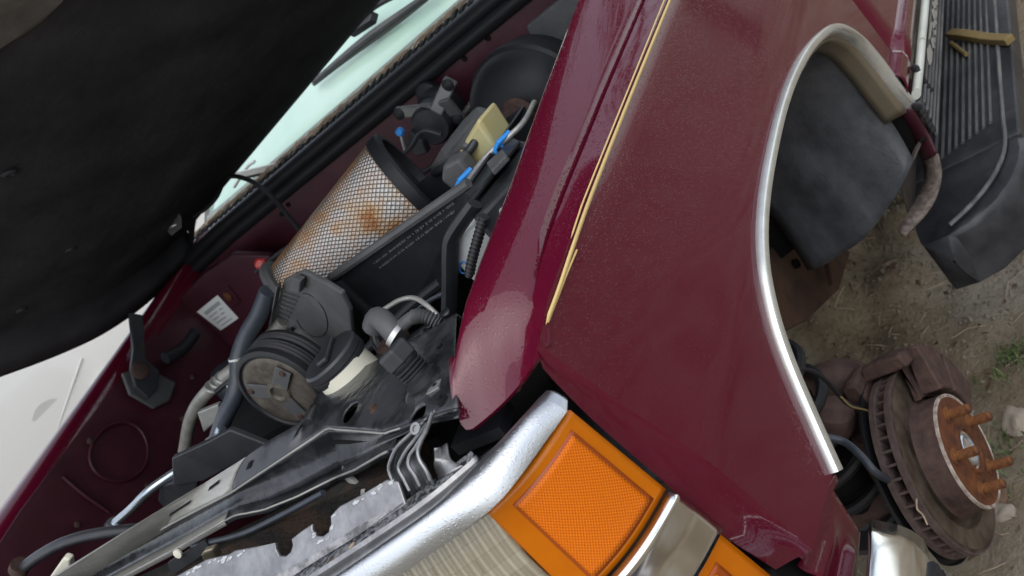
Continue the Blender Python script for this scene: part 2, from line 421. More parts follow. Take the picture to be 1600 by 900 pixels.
# ---- fender curves
IPX = [(905, 0), (850, 145), (800, 290), (750, 420), (710, 530), (702, 580)]
inner = [(p.x, p.z) for p in UL(IPX, 'y', .705)]
inner_l = [(p.x, p.z) for p in UL(IPX, 'y', .757)]
groove = [(p.x, p.z) for p in UL([(1013, 0), (950, 150), (890, 300), (850, 410), (825, 500)], 'y', .825)]
pin = [(p.x, p.z) for p in UL([(1042, 0), (985, 150), (925, 300), (885, 420), (858, 505)], 'y', .855)]
zi = lambda x: lerp_tab(inner, x); zg = lambda x: lerp_tab(groove, x); zp = lambda x: lerp_tab(pin, x)
XR, XF = -.555, .575
def taper(x):                         # front of the fender draws in
    return -.030 * cl((x - .30) / .30) ** 2
def Yside(x, z):
    t = cl((zp(x) - z) / .20)
    return .855 + .028 * t + .006 * cl((.8 - z) / .2) + taper(x) * .5
def crown_row(x, left=True):
    z1, z2, z3 = zi(x), zg(x), zp(x); yi = .705 - .02 * cl((x - .3) / .3)
    if left: z1, yi = lerp_tab(inner_l, x), .757
    r = [V((x, yi - .004, z1 - .045)), V((x, yi - .004, z1 - .02)), V((x, yi - .001, z1 - .006))]
    n = 16; h = .010 if left else .019
    e2 = cl((.56 - x) / .12)           # the groove fades out at the front
    zb = z2 + .013 * e2
    for k in range(n + 1):
        t = k / n; y = yi + (.8185 - yi) * t
        z = z1 + (zb - z1) * t + h * (1 - abs(2 * t ** .7 - 1) ** 2.2)
        r.append(V((x, y, z)))
    r += [V((x, .8200, zb - .006 * e2)), V((x, .8230, zb - .019 * e2)), V((x, .8265, zb - .019 * e2)),
          V((x, .8290, z2 + .006 * e2)), V((x, .8400, z2 + .001 * e2)), V((x, .8520, z3 + .003))]
    r[-3:] = [p + V((0, taper(x) * .3, 0)) for p in r[-3:]]
    return r
xs = [XR + (XF - .045 - XR) * i / 40 for i in range(41)]
rows = [crown_row(x) for x in xs]
# nose of the crown: pulled in to the pointed tip seen at the front
tip_top = U(704, 585, 'y', .69); tip = U(728, 672, 'y', .705)
nose_edge = [U(702, 560, 'y', .745), U(703, 600, 'y', .742), U(711, 640, 'y', .740), U(729, 672, 'y', .742), U(757, 655, 'y', .757),
             U(790, 625, 'y', .782), U(812, 600, 'y', .804), U(832, 572, 'y', .822), U(846, 553, 'y', .838), U(858, 538, 'y', .846)]
nc = len(rows[0])
last = rows[-1]
ne = catmull(nose_edge, nc - 1)
for k in range(1, 7):
    t = k / 6
    r = []
    for j in range(nc):
        p = last[j].lerp(ne[j], t)
        jj = (j - 3) / 16
        if 0 < jj < 1: p = p + V((0, 0, .010 * math.sin(math.pi * jj) * math.sin(math.pi * t)))
        r.append(p)
    rows.append(r)
# front lip rolls under
rows.append([p + V((-.002, 0, -.003)) for p in ne])
rows.append([p + V((-.020, -.004, -.006)) for p in ne])
fender = grid('fender', rows, paint, car)
tag(fender, 'maroon front fender beaded with rain')
# ---- side panel around the wheel arch
arch_px = [(1302, 738), (1262, 648), (1225, 560), (1200, 480), (1187, 400), (1189, 320), (1203, 235), (1222, 160), (1245, 105), (1272, 66), (1303, 45), (1336, 58), (1366, 90), (1395, 128), (1424, 166)]
arch = catmull(UL(arch_px, 'y', .888), 64)
def fxe(z): return lerp_tab([(.585, .543), (.70, .556), (.83, .575), (.93, .588)], z)
front_edge = [V((fxe(z), Yside(fxe(z), z), z)) for z in [.600 + (zp(.585) - .006 - .600) * i / 16 for i in range(17)]]
top_edge = [V((x, .852 + taper(x) * .3, zp(x) + .003)) for x in [.582 + (XR - .582) * i / 28 for i in range(29)]]
rear_edge = [V((XR, Yside(XR, z), z)) for z in [zp(XR) + (.53 - zp(XR)) * i / 16 for i in range(1, 17)]]
outer = front_edge + top_edge[1:] + rear_edge
no = len(outer)
arch_r = poly(arch, no - 1)
rows = []
for k in range(13):
    t = k / 12; r = []
    for p, q in zip(outer, arch_r):
        s = p.lerp(q, t); y = Yside(s.x, s.z)
        y = y * (1 - t ** 4) + .888 * t ** 4 if k else p.y
        r.append(V((s.x, y, s.z)))
    rows.append(r)
rows.append([p + V((0, -.006, -.004)) for p in rows[-1]])
rows.append([p + V((0, -.030, -.0)) for p in rows[-1]])
side = grid('fender_side', rows, paint, car)
# front return flange of the side panel
fl_px = [(848, 575), (873, 603), (925, 655), (985, 708), (1042, 757), (1124, 832), (1212, 890)]
fl_in = catmull([U(x, y, 'y', .838) for x, y in fl_px], 20)
fe = poly([V((.586, .846, .938))] + list(reversed(front_edge)), 20)
rows = []
for t, off in ((0, (0, 0, 0)), (.16, (.001, -.001, 0)), (.35, (.0, -.004, 0)), (.7, (0, -.002, 0)), (1, (0, 0, 0))):
    rows.append([a_.lerp(b_, t) + V(off) for a_, b_ in zip(fe, fl_in)])
rows.append([p + V((-.03, -.012, 0)) for p in fl_in])
grid('front_flange', rows, paint, car)
# bare-metal chips where the nose meets the flange
for (x, y, s_) in ((806, 606, .005),):
    c = U(x, y, 'y', .842 if x > 850 else .79)
    lathe('paint_chip', c + V((.001, .001, .001)), (.85, .35, .35), [(s_, -.002), (s_ * .9, .0006), (0, .0008)], rust, car, seg=9, smooth=False)
# ---- pinstripes
def stripe(name, px, wd):
    pts = catmull([U(x, y, 'y', .8572 + taper(U(x, y, 'y', .857).x) * .4) for x, y in px], 60)
    a_ = [p + V((0, -.0004, wd)) for p in pts]; b_ = [p + V((0, .0004, -wd)) for p in pts]
    for i in (0, -1):
        a_[i] = b_[i] = (a_[i] + b_[i]) / 2
    grid(name, [a_, b_], gold, fender, solid=.0006)
stripe('pinstripe', [(1067, -50), (1047, 0), (985, 151), (926, 300), (895, 387), (873, 453), (853, 507)], .0019)
stripe('pinstripe', [(1058, -50), (1038, 0), (977, 151), (917, 300), (904, 336), (892, 373)], .0007)
stripe('pinstripe', [(902, 389), (886, 427), (871, 466), (856, 504)], .0008)
# ---- arch trim: rounded chrome bead along the arch, with the return lip behind, ground reflection painted tan
apts = poly(arch, 80)
def arch_n(i):
    t = (apts[min(i + 1, 80)] - apts[max(i - 1, 0)]).normalized()
    return V((t.z, 0, -t.x)) if V((t.z, 0, -t.x)).dot(apts[i] - V((0, .888, .42))) > 0 else V((-t.z, 0, t.x))
prof = [(.006, -.002), (.0068, .003), (.005, .007), (.001, .009), (-.004, .0085), (-.007, .0055), (-.009, 0), (-.0095, -.010)]
rows = []
for (rad, yo) in prof:
    rows.append([apts[i] + arch_n(i) * rad * (1 if i < 79 else .6) + V((0, yo + .001, 0)) for i in range(81)])
trim = grid('arch_trim', rows, satin, car)
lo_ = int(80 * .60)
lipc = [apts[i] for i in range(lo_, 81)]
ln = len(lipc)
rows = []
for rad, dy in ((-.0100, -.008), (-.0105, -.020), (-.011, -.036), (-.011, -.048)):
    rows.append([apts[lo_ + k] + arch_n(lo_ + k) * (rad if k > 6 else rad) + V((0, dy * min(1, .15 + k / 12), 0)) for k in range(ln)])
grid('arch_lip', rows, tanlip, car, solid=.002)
scr = U(1397, 163, 'y', .855)
lathe('screw', scr, (.9, .3, -.1), [(.006, -.002), (.0062, .003), (.004, .005), (0, .0055)], alum, car, seg=14)
# lower rear lip, painted then crusted with dirt
def lipband(name, a_px, b_px, av, bv, m):
    A = catmull([U(x, y, 'y', v) for (x, y), v in zip(a_px, av)], 18); B = catmull([U(x, y, 'y', v) for (x, y), v in zip(b_px, bv)], 18)
    return grid(name, [A, [p.lerp(q, .5) + V((.004, 0, 0)) for p, q in zip(A, B)], B], m, car, solid=.004)
lipband('painted_lip', [(1424, 168), (1447, 205), (1462, 240)], [(1396, 176), (1420, 212), (1440, 252)], (.890, .888, .884), (.855, .850, .845), paint_dull)
lipband('crusted_lip', [(1463, 240), (1469, 270), (1462, 305), (1445, 335), (1413, 368)], [(1440, 252), (1444, 275), (1437, 300), (1420, 330), (1402, 357)],
        (.884, .878, .866, .848, .820), (.845, .842, .835, .825, .808), crust)
# ---- wheel well
lin = [(p.x, p.z) for p in catmull([arch[i] + V((0, 0, -.004)) for i in range(3, 65, 4)] + [V((-.465, .888, .50)), V((-.462, .888, .45)), V((-.452, .888, .405)), V((-.440, .888, .370))], 56)]
rows = []
for q in range(13):
    y = .868 - .298 * q / 12; rr = []
    for i, (x, z) in enumerate(lin):
        k = i / (len(lin) - 1); e_ = cl((k - .80) / .20); w_ = sm(cl((k - .62) / .14))
        yy = y - (y - .57) * .07 * w_
        bul = .022 * math.sin(math.pi * q / 12) * sm(cl((k - .35) / .3))
        rr.append(V((x * (1 + .008 * q * (1 - k)) + bul * .9 + .004 * math.sin(yy * 60 + z * 9) * k, yy, z + .014 * q / 12 * (1 - k) - bul * .4 - e_ * (.030 * (q / 12) ** 1.3 - .075 * (1 - q / 12) ** 2.2))))
    rows.append(rr)
grid('wheel_well_liner', rows, dustliner, car, solid=.004)
prism('well_backing', [(-.485, .50, .36), (-.485, .872, .44), (-.485, .878, .70), (-.43, .878, .80), (-.43, .50, .80)], (-.006, 0, 0), void, car)  # added dark sheet, painted shade for the gap behind the liner
prism('inner_wing_wall', [(-.50, .50, .40), (-.36, .50, .30), (.10, .50, .42), (.44, .50, .40), (.47, .50, .70), (-.50, .50, .78)], (0, -.01, 0), brownplate, car)
plate = [U(1210, 365, 'y', .52), U(1330, 392, 'y', .50), U(1312, 452, 'y', .50), U(1262, 500, 'y', .51), U(1216, 524, 'y', .52), U(1190, 480, 'y', .52)]
prism('frame_rail_plate', plate, (0, -.02, 0), brownplate, car, bevel=.004)
hole = U(1244, 412, 'y', .52)
lathe('rail_hole', hole + V((0, .004, 0)), (0, 1, 0), [(.010, -.008), (.010, .001), (.008, .001), (.008, -.006), (0, -.006)], void, car, seg=14)
bar('rail_bracket', U(1288, 405, 'y', .525), U(1297, 445, 'y', .525), (.012, 0, .004), (0, .012, 0), brownplate, car, bevel=.002)

# ---- lower valance below the fender front
va = catmull([U(1243, 868, 'y', .858), U(1270, 800, 'y', .862), U(1301, 741, 'y', .87)], 18)
vb = catmull([U(1345, 940, 'y', .85), U(1352, 880, 'y', .852), U(1356, 828, 'y', .855)], 18)
rows = []
for k in range(25):
    t = k / 24; r = []
    for a_, b_ in zip(va, vb):
        p = a_.lerp(b_, t)
        r.append(p)
    rows.append(r)
NV = len(rows)
for i in range(NV):
    t = i / (NV - 1)
    for j in range(19):
        s = 1 - j / 18
        bulge = .013 * math.exp(-((t - .80) / .07) ** 2) * cl((s - .22) * 4) + .009 * math.exp(-((t - .45) / .10) ** 2) * cl((s - .2) * 3)
        step = -.012 * sm(cl((t - .08) / .1))
        rows[i][j] = rows[i][j] + V((.3, .9, .2)) * bulge + V((0, step, 0))
grid('lower_valance', rows, paint, car, solid=.003)
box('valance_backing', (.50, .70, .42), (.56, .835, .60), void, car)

# ---- front bumper, wrapped round the corner
bpath = catmull([(.418, .893, .0), (.50, .905, .0), (.62, .905, 0), (.74, .885, 0), (.83, .80, 0), (.88, .60, 0), (.905, .3, 0), (.91, 0, 0)], 40)
bpath = bpath + [mirY(p) for p in reversed(bpath[:-1])]
bprof = [(-.020, .552), (-.016, .550), (-.010, .541), (.000, .528), (.008, .510), (.012, .490), (.008, .470), (.008, .425), (.012, .405), (.008, .385), (-.012, .372), (-.06, .37)]
rows = []
N = len(bpath)
for off, z in bprof:
    rr = []
    for i, p in enumerate(bpath):
        t = (bpath[min(i + 1, N - 1)] - bpath[max(i - 1, 0)]).normalized(); n_ = V((t.y, -t.x, 0))
        if n_.dot(p - V((.2, 0, 0))) < 0: n_ = -n_
        d_ = min(i, N - 1 - i); e_ = cl(d_ / 5)
        zz = .432 + (z - .455) * (.80 + .20 * math.sqrt(e_)) - .006 * (1 - e_)
        rr.append(V((p.x, p.y, zz)) + n_ * (off + .004 * (e_ - 1)))
    rows.append(rr)
bumper = grid('bumper', rows, chrome, car, solid=.004)
rb = [p for p in bpath[1:-1]]
rows = []
for off, z in ((.004, .472), (.022, .468), (.026, .452), (.018, .449), (.018, .437), (.026, .434), (.022, .422), (.004, .418)):
    rr = []
    for i, p in enumerate(rb):
        t = (rb[min(i + 1, len(rb) - 1)] - rb[max(i - 1, 0)]).normalized(); n_ = V((t.y, -t.x, 0))
        if n_.dot(p - V((.2, 0, 0))) < 0: n_ = -n_
        d_ = min(i, len(rb) - 1 - i); e_ = math.sqrt(cl(d_ / 3))
        rr.append(V((p.x, p.y, .440 + (z - .445) * (.45 + .55 * e_))) + n_ * (off * (.6 + .4 * e_) - .001))
    rows.append(rr)
grid('rub_strip', rows, rubber, bumper)

# ---- corner lamp, bezel, marker, headlight, chrome strip
def lens_rows(z0, z1, nu, nv, out=0, u0=0, u1=1):
    """wrap-round surface: u from the fender side to the inner edge, v from top to bottom"""
    rows = []
    for j in range(nv + 1):
        v = j / nv; z = z0 + (z1 - z0) * v; rr = []
        for i in range(nu + 1):
            u = u0 + (u1 - u0) * i / nu
            zz = z + (-.012 + .004 * (.88 - z) / .123) * u
            lean = (z - .88) / .123 * .020
            bw = math.sin(math.pi * u)
            x = .613 + lean * (1 - u) + .078 * u + .009 * bw
            y = .8405 - .074 * u + .008 * bw
            rr.append(V((x + out * .75, y + out * .65, zz)))
        rows.append(rr)
    return rows
lamp = grid('corner_lamp', lens_rows(.8795, .757, 24, 20), amber, car, solid=.012)
# raised frame, dark groove and prism field
def sub_lens(name, m, out, a0, a1, b0, b1, parent, sol=.002):
    Z = lambda v: .8795 + (.757 - .8795) * v
    return grid(name, lens_rows(Z(b0), Z(b1), 22, 18, out, a0, a1), m, parent, solid=sol, bevel=.0)
sub_lens('lens_groove', amber_rim, .0010, .105, .815, .085, .945, lamp)
sub_lens('prism_field', amber_in, .0018, .130, .790, .110, .920, lamp)
bez = lens_rows(.7565, .684, 22, 10, .001)
for j, r in enumerate(bez):
    t = j / 10
    for i, p in enumerate(r): bez[j][i] = p + V((.75, .65, 0)) * (.004 * math.exp(-(t / .08) ** 2) - .008 * sm(cl((t - .05) / .5)))
grid('lamp_bezel', bez, chrome, car, solid=.010)
mk_l = grid('side_marker', lens_rows(.6825, .60, 20, 12, -.002), amber, car, solid=.01)
Zm = lambda v: .6825 + (.60 - .6825) * v
grid('lens_groove', lens_rows(Zm(.16), Zm(.9), 18, 10, -.0004, .16, .84), amber_rim, mk_l, solid=.002)
grid('prism_field', lens_rows(Zm(.22), Zm(.84), 18, 10, .0014, .22, .78), amber_in, mk_l, solid=.002)
# headlight lens with moulded flutes
hp = catmull([(.6925, .764, 0), (.711, .72, 0), (.728, .672, 0), (.748, .60, 0), (.762, .50, 0), (.768, .42, 0)], 150)
rows = []
for j in range(25):
    v = j / 24; z = .8645 - .125 * v; rr = []
    for i, p in enumerate(hp):
        u = i / 150
        fl = .0022 * abs(math.sin(u * 150 * math.pi / 5)) if .06 < v < .93 else 0
        blk_ = .0022 * math.sin(math.pi * ((u * 9 + .37 * math.floor(v * 5)) % 1)) * math.sin(math.pi * ((v * 5) % 1)) ** .4 if u > .06 else 0
        bow = .012 * math.sin(math.pi * v)
        rr.append(V((p.x - .012 + bow, p.y, z)))
    rows.append(rr)
hl = grid('headlight', rows, lens_m, car, solid=.006)
box('headlight_bucket', (.60, .42, .735), (.672, .755, .858), void, hl)
# chrome strip over the lamps
s_low = catmull([U(886, 643, 'z', .884), U(851, 692, 'z', .882), U(803, 757, 'z', .880), U(766, 797, 'z', .878), U(700, 846, 'z', .877), U(625, 900, 'z', .876), U(540, 955, 'z', .876), U(440, 1015, 'z', .876)], 60)
s_up = catmull([U(842, 622, 'z', .900), U(815, 652, 'z', .902), U(778, 692, 'z', .903), U(738, 732, 'z', .903), U(680, 790, 'z', .902), U(602, 846, 'z', .902), U(524, 900, 'z', .902), U(440, 955, 'z', .902)], 60)
rows = []
for k in range(11):
    t = k / 10; rr = []
    for i in range(61):
        p = s_low[i].lerp(s_up[i], t)
        e_ = math.sqrt(cl((i + .6) / 5))
        rr.append(p + V((.22, .16, .92)) * .011 * math.sin(math.pi * t ** .8) ** .8 * (.6 + .4 * e_))
    rows.append(rr)
rows.insert(0, [p + V((-.012, -.009, -.003)) for p in s_low])
rows.append([p + V((-.01, -.01, -.012)) for p in s_up])
endc = [r[0] for r in rows]
strip = grid('chrome_strip', rows, chrome_wet, car)
ce = sum(endc, V((0, 0, 0))) / len(endc)
er = [[p for p in endc], [p.lerp(ce, .25) + V((-.008, .003, .001)) for p in endc], [p.lerp(ce, .9) + V((-.010, .003, .002)) for p in endc]]
grid('strip_end', er, chrome_wet, strip)

# ---- the passenger-side lamps and the grille between
def mirror(o, parent):
    me = o.data.copy()
    for v in me.vertices: v.co.y = -v.co.y
    me.flip_normals()
    c = o.copy(); c.data = me; COL.objects.link(c)
    wl = V(WLOC[o.name]); wl.y = -wl.y; WLOC[c.name] = wl
    c.parent = parent; c.location = wl - WLOC[parent.name]
    for md in c.modifiers:
        if md.type == 'SOLIDIFY': md.offset = md.offset
    return c
for o in (lamp, mk_l, hl, bpy.data.objects['lamp_bezel']):
    q = mirror(o, car)
    for ch in list(o.children): mirror(ch, q)
mirror(strip, car)
gx = .752
gr = box('grille', (gx - .02, -.415, .735), (gx - .012, .415, .87), void, car)
for k in range(6):
    z = .742 + .025 * k
    box('grille_bar', (gx - .01, -.412, z), (gx + .012, .412, z + .008), blk_grey, gr)
for y in (-.413, .407): box('grille_post', (gx - .01, y, .74), (gx + .016, y + .006, .868), chrome, gr)
rows = []
for k in range(7):
    t = k / 6; rows.append([V((gx - .03 + .045 * math.sin(math.pi * t * .55), y, .905 - .035 * t + .006 * math.sin(math.pi * t))) for y in [-.50 + 1.0 * i / 20 for i in range(21)]])
grid('header_strip', rows, chrome_wet, car, solid=.003)
box('lower_front_panel', (.60, -.83, .545), (.70, .60, .73), paint_dull, car)

# ---- header: lip, channel, silver bar
lipl = catmull([U(748, 720, 'z', .898), U(724, 741, 'z', .899), U(669, 786, 'z', .900), U(600, 834, 'z', .900), U(498, 900, 'z', .900), U(420, 950, 'z', .900)], 60)
s_up2 = catmull([s_up[i] for i in range(16, 61, 4)], 60)
chl = catmull([U(738, 706, 'z', .897), U(700, 735, 'z', .895), U(633, 786, 'z', .893), U(560, 836, 'z', .892), U(480, 885, 'z', .892), U(400, 930, 'z', .892)], 60)
grid('header_lip', [[p + V((0, 0, -.006)) for p in s_up2], [p.lerp(q, .5) + V((0, 0, -.001)) for p, q in zip(s_up2, lipl)], lipl, [p + V((-.002, 0, .003)) for p in lipl], [p + V((-.004, -.002, -.004)) for p in lipl]], silver, car, solid=.0015)
fleck = mat('speckled_channel', (.055, .057, .062), .3, .4, .6, .3, .15, noise=(230, (.42, .44, .46), .12, O1), bump=(160, .5))
grid('header_channel', [[p + V((-.003, -.002, -.003)) for p in lipl], [p.lerp(q, .5) + V((0, 0, -.006)) for p, q in zip(lipl, chl)], chl], fleck, car, solid=.0015)
bar_top_px = [(270, 903), (322, 874), (357, 866), (366, 860), (400, 854), (430, 848)]
notch1 = [(430, 848), (431, 858), (436, 868), (446, 869), (454, 862), (457, 852), (455, 842)]
notch2 = [(488, 818), (488, 828), (494, 837), (504, 838), (513, 831), (517, 818), (516, 806)]
top_px = bar_top_px + notch1 + [(470, 830)] + notch2 + [(530, 791), (560, 775), (604, 749), (622, 752)]
B1, B2, B3 = U(400, 935, 'z', .893), U(633, 789, 'z', .894), U(530, 791, 'z', .917)
nB = (B2 - B1).cross(B3 - B1).normalized()
if nB.dot(CC - B1) < 0: nB = -nB
bt = [UP(x, y, B1, nB) for x, y in top_px]
outl = bt + [UP(x, y, B1, nB) for x, y in ((634, 788), (560, 838), (480, 887), (400, 935), (290, 995), (200, 950))]
rbar = prism('silver_reinforcement_bar', outl, -nB * .004, silver, car, bevel=.0035)
topl = poly(bt, 160)
bot_band = [UP(x, y, B1, nB) + nB * .0006 for x, y in ((632, 785), (560, 822), (500, 862), (430, 900), (330, 962), (352, 972), (480, 886), (560, 837))]
prism('worn_band', bot_band, nB * .0006, mat('dark_worn_band', (.10, .10, .105), .5, .5, noise=(60, (.30, .30, .30), .2, (1, 1, 1)), bump=(120, .5)), rbar)
bt = topl
# worn bright chips along its top lip
for i in range(30):
    k = random.choice((random.randint(6, 50), random.randint(104, 156)))
    vdn = (B1 - bt[k]); ub = (B2 - B1).normalized(); vdn = (vdn - ub * vdn.dot(ub)).normalized()
    p = bt[k] + nB * .0002 + vdn * random.uniform(.0022, .006)
    r_ = random.uniform(.0010, .0024)
    pts = [p + ub * (r_ * random.uniform(.8, 2.8) * math.cos(q)) + vdn * (r_ * random.uniform(.35, 1.1) * math.sin(q)) for q in [2 * math.pi * j / 10 for j in range(10)]]
    prism('metal_chip', pts, nB * .0003, chip, rbar)
bl = U(430, 855, 'z', .9)
# dead leaves on the channel
for x, y, ang in ((519, 878, .4), (550, 853, 1.0)):
    c = U(x, y, 'z', .899)
    pts = []
    for i in range(9):
        a_ = i / 8 * math.pi
        pts.append((i / 8 - .5, .22 * math.sin(a_) ** .8))
    lf = [c + V((0, 1, 0)) * (u * .016 * math.cos(ang)) + V((1, 0, .2)) * (v * .02 + u * .008) for u, v in pts] + [c + V((0, 1, 0)) * (u * .016 * math.cos(ang)) + V((1, 0, .2)) * (-v * .02 + u * .008) for u, v in reversed(pts[1:-1])]
    o = prism('dead_leaf', lf, (0, 0, .0008), needle if x > 530 else needle_d, None)
    tag(o, 'small tan dead leaf stuck in the wet header channel' if x > 530 else 'small rust-brown dead leaf stuck in the wet header channel', 'leaf')

# ---- ribbed bracket
rib_px = [[(668, 655), (640, 680), (618, 703), (608, 736), (621, 764), (632, 788)], [(671, 657), (650, 685), (634, 706), (623, 732), (634, 753), (646, 779)],
          [(674, 655), (660, 682), (647, 703), (637, 722), (649, 744), (662, 770)], [(678, 640), (668, 668), (658, 690), (653, 711), (665, 733), (678, 761)]]
xl = (.634, .640, .646, .652, .660, .666)
lines = []
for ri, L in enumerate(rib_px):
    lines.append(catmull([U(x, y, 'x', xv) for (x, y), xv in zip(L, xl)], 24))
rows = []
for ri in range(3):
    A, B = lines[ri], lines[ri + 1]
    for k in range(6):
        t = k / 6; d_ = .008 * (1 - abs(2 * sm(t) - 1) ** 3) if t else 0
        rows.append([p.lerp(q, t) - V((.9, .45, .1)) * d_ for p, q in zip(A, B)])
rows.append(lines[3])
brk = grid('ribbed_bracket', rows, mat('dark_stamped_steel', (.13, .135, .14), .3, .6, noise=(30, (.08, .083, .088), .25, O1), bump=(120, .12)), car, solid=.002)
for L in lines: tube('rib', [p + V((.0005, .0005, .0005)) for p in L[1:25:3]], .0016, silver, brk, n=26, seg=7)
lathe('bracket_bolt', U(650, 670, 'x', .645), (.6, .2, .8), [(.0055, 0), (.0055, .0015), (.0032, .0015), (.0032, -.001), (0, -.001)], silver, brk, seg=14)
sp = [U(672, 700, 'x', .628), U(700, 694, 'x', .62), U(704, 715, 'x', .632), U(725, 726, 'x', .648), U(690, 757, 'x', .658), U(676, 735, 'x', .650)]
rows = [catmull([U(678, 700, 'x', .648), U(680, 728, 'x', .650), U(690, 752, 'x', .658)], 10), catmull([U(690, 699, 'x', .634), U(692, 722, 'x', .648), U(704, 742, 'x', .656)], 10), catmull([U(700, 693, 'x', .634), U(706, 718, 'x', .648), U(726, 728, 'x', .656)], 10)]
grid('bracket_wing', rows, silver, brk, solid=.002)
# dark pocket between bracket and lamp
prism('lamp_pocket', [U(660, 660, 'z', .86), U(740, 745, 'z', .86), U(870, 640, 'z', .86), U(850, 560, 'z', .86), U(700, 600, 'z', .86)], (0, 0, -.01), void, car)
tube('pocket_wire', [U(742, 728, 'z', .885), U(790, 690, 'z', .885), U(836, 640, 'z', .885)], .0035, rubber, car)
bar('pocket_panel', U(725, 690, 'z', .872), U(800, 660, 'z', .872), (.02, .004, 0), (0, 0, .012), blk, car)

# ---- radiator support
st = [((712, 490), .945, (715, 640), .930, (716, 652)), ((650, 528), .945, (660, 655), .930, (660, 663)), ((600, 557), .946, (627, 669), .931, (628, 679)),
      ((568, 573), .947, (600, 677), .931, (603, 691)), ((520, 600), .950, (555, 673), .934, (560, 717)), ((495, 618), .951, (512, 670), .937, (530, 730)),
      ((478, 655), .955, (450, 711), .938, (470, 760)), ((420, 688), .958, (400, 744), .938, (420, 780)), ((385, 713), .959, (361, 770), .937, (373, 790)),
      ((300, 767), .960, (280, 812), .936, (290, 838)), ((200, 830), .960, (180, 866), .935, (190, 892)), ((100, 893), .960, (75, 924), .935, (85, 948)), ((20, 945), .960, (-10, 976), .935, (0, 1002))]
RE = [U(*q[0], 'z', q[1]) for q in st]; FE = [U(*q[2], 'z', q[3]) for q in st]; LE = [U(*q[4], 'x', f.x + .010) for q, f in zip(st, FE)]
def sta(lst, n0, n1, k=6):
    out = []
    for i in range(n0, n1):
        for j in range(k): out.append(lst[i].lerp(lst[i + 1], j / k))
    return out + [lst[n1]]
re_, fe_, le_ = sta(RE, 0, 12), sta(FE, 0, 12), sta(LE, 0, 12)
dn = V((0, 0, 1))
def top_rows(i0, i1):
    r0, f0 = re_[i0:i1], fe_[i0:i1]
    rr = [[p + V((-.010, -.004, -.028)) for p in r0], [p + V((-.003, -.001, -.003)) for p in r0], r0]
    for k in range(1, 10):
        t = k / 10; rr.append([p.lerp(q, t) + V((0, 0, .0035 * math.sin(math.pi * t) ** .7)) for p, q in zip(r0, f0)])
    return rr + [f0]
NS = len(re_)
sup = grid('radiator_support', top_rows(0, 49), gloss_black, car, solid=.0025)
for x, y, r_ in ((550, 647, .0125), (646, 640, .0105)):
    c = U(x, y, 'z', .9385)
    cutter = lathe('cutter', c + V((0, 0, -.04)), (0, 0, 1), [(r_, 0), (r_, .08)], void, None, seg=28)
    cut(sup, cutter)
prism('hole_shade_sheet', [U(x, y, 'z', .922) for x, y in ((700, 515), (720, 640), (600, 690), (505, 690), (500, 612))], (0, 0, -.004), void, car)  # added dark sheet so the holes above it look shaded
tag(grid('grey_radiator_support', top_rows(48, NS), pale_steel, car, solid=.0025), 'far stretch of the radiator support, sky reflection painted pale grey')  # paler metal stands in for the sky reflected on this stretch
rows = [[p + V((.0012, 0, -.0015)) for p in fe_]]
for k in range(1, 6):
    t = k / 6; rows.append([p.lerp(q, t) + V((-.006, -.002, 0)) * math.sin(math.pi * t) for p, q in zip(fe_, le_)])
rows.append(le_)
grid('support_front_face', rows, gloss_black, car, solid=.002)
rows = [[p + V((.0005, 0, 0)) for p in le_], [p + V((.010, .003, -.001)) for p in le_], [p + V((.016, .005, -.0005)) for p in le_], [p + V((.017, .005, -.006)) for p in le_]]
grid('support_flange', [r[14:50] for r in rows], gloss_black, car, solid=.0015)
grid('support_flange', [r[49:] for r in rows], pale_steel, car, solid=.0015)
tube('support_edge_bead', [p + V((.0004, 0, .0002)) for p in fe_[12:NS:2]], .0013, pale_steel, car, n=110, seg=7)
tube('support_flange_edge', [p + V((.0165, .005, -.001)) for p in le_[16:NS:2]], .0013, pale_steel, car, n=110, seg=7)
for i, (t, L_) in {50: (.4, 1), 53: (.55, 2), 57: (.5, 1), 60: (.6, 2), 64: (.45, 1)}.items():
    p = re_[i].lerp(fe_[i], t); q = re_[i + L_].lerp(fe_[i + L_], t + .06); nrm = V((.6, 0, .8))
    bar('slot', p + nrm * .0035, q + nrm * .0035, (re_[i] - fe_[i]).normalized() * .0035, nrm * .0006, void, car)
p = re_[44].lerp(fe_[44], .5); q = re_[45].lerp(fe_[45], .5)
bar('slot', p + V((.6, 0, .8)) * .0035, q + V((.6, 0, .8)) * .0035, (re_[44] - fe_[44]).normalized() * .005, V((.6, 0, .8)) * .0006, void, car)
def face_low(i): return le_[i]
# rubber hood bumper on the support: base collar, thread, square head
c = U(662, 594, 'z', .940); axu = V((-.10, -.18, 1)).normalized()
hb = lathe('hood_bumper', c, axu, [(.019, -.004), (.019, .004), (.014, .007), (.014, .010), (.016, .011), (.014, .013), (.016, .015), (.014, .017), (.016, .019), (.014, .021), (.0155, .023), (.0155, .026)], rubber, car, seg=28)
lathe('bumper_head', c + axu * .0255, axu, [(.0175, 0), (.0188, .002), (.0188, .016), (.0160, .019), (0, .0195)], blk, hb, seg=6, smooth=False, bevel=.0012)
grid('bumper_boss', [catmull([c + V((math.cos(a_) * r_, math.sin(a_) * r_, z)) for a_ in [k * math.pi / 6 for k in range(13)]], 24) for r_, z in ((.030, -.006), (.024, -.001), (.018, .001))], gloss_black, hb)
c = U(680, 604, 'z', .936)
prism('nut_plate', [c + V((dx, dy, 0)) for dx, dy in ((-.007, -.008), (.009, -.006), (.007, .010), (-.009, .007))], (0, 0, .0018), alum, car)
lathe('plate_hole', c + V((0, .001, .0012)), (0, 0, 1), [(.0026, 0), (.0026, .0011), (0, .0011)], void, car, seg=12)
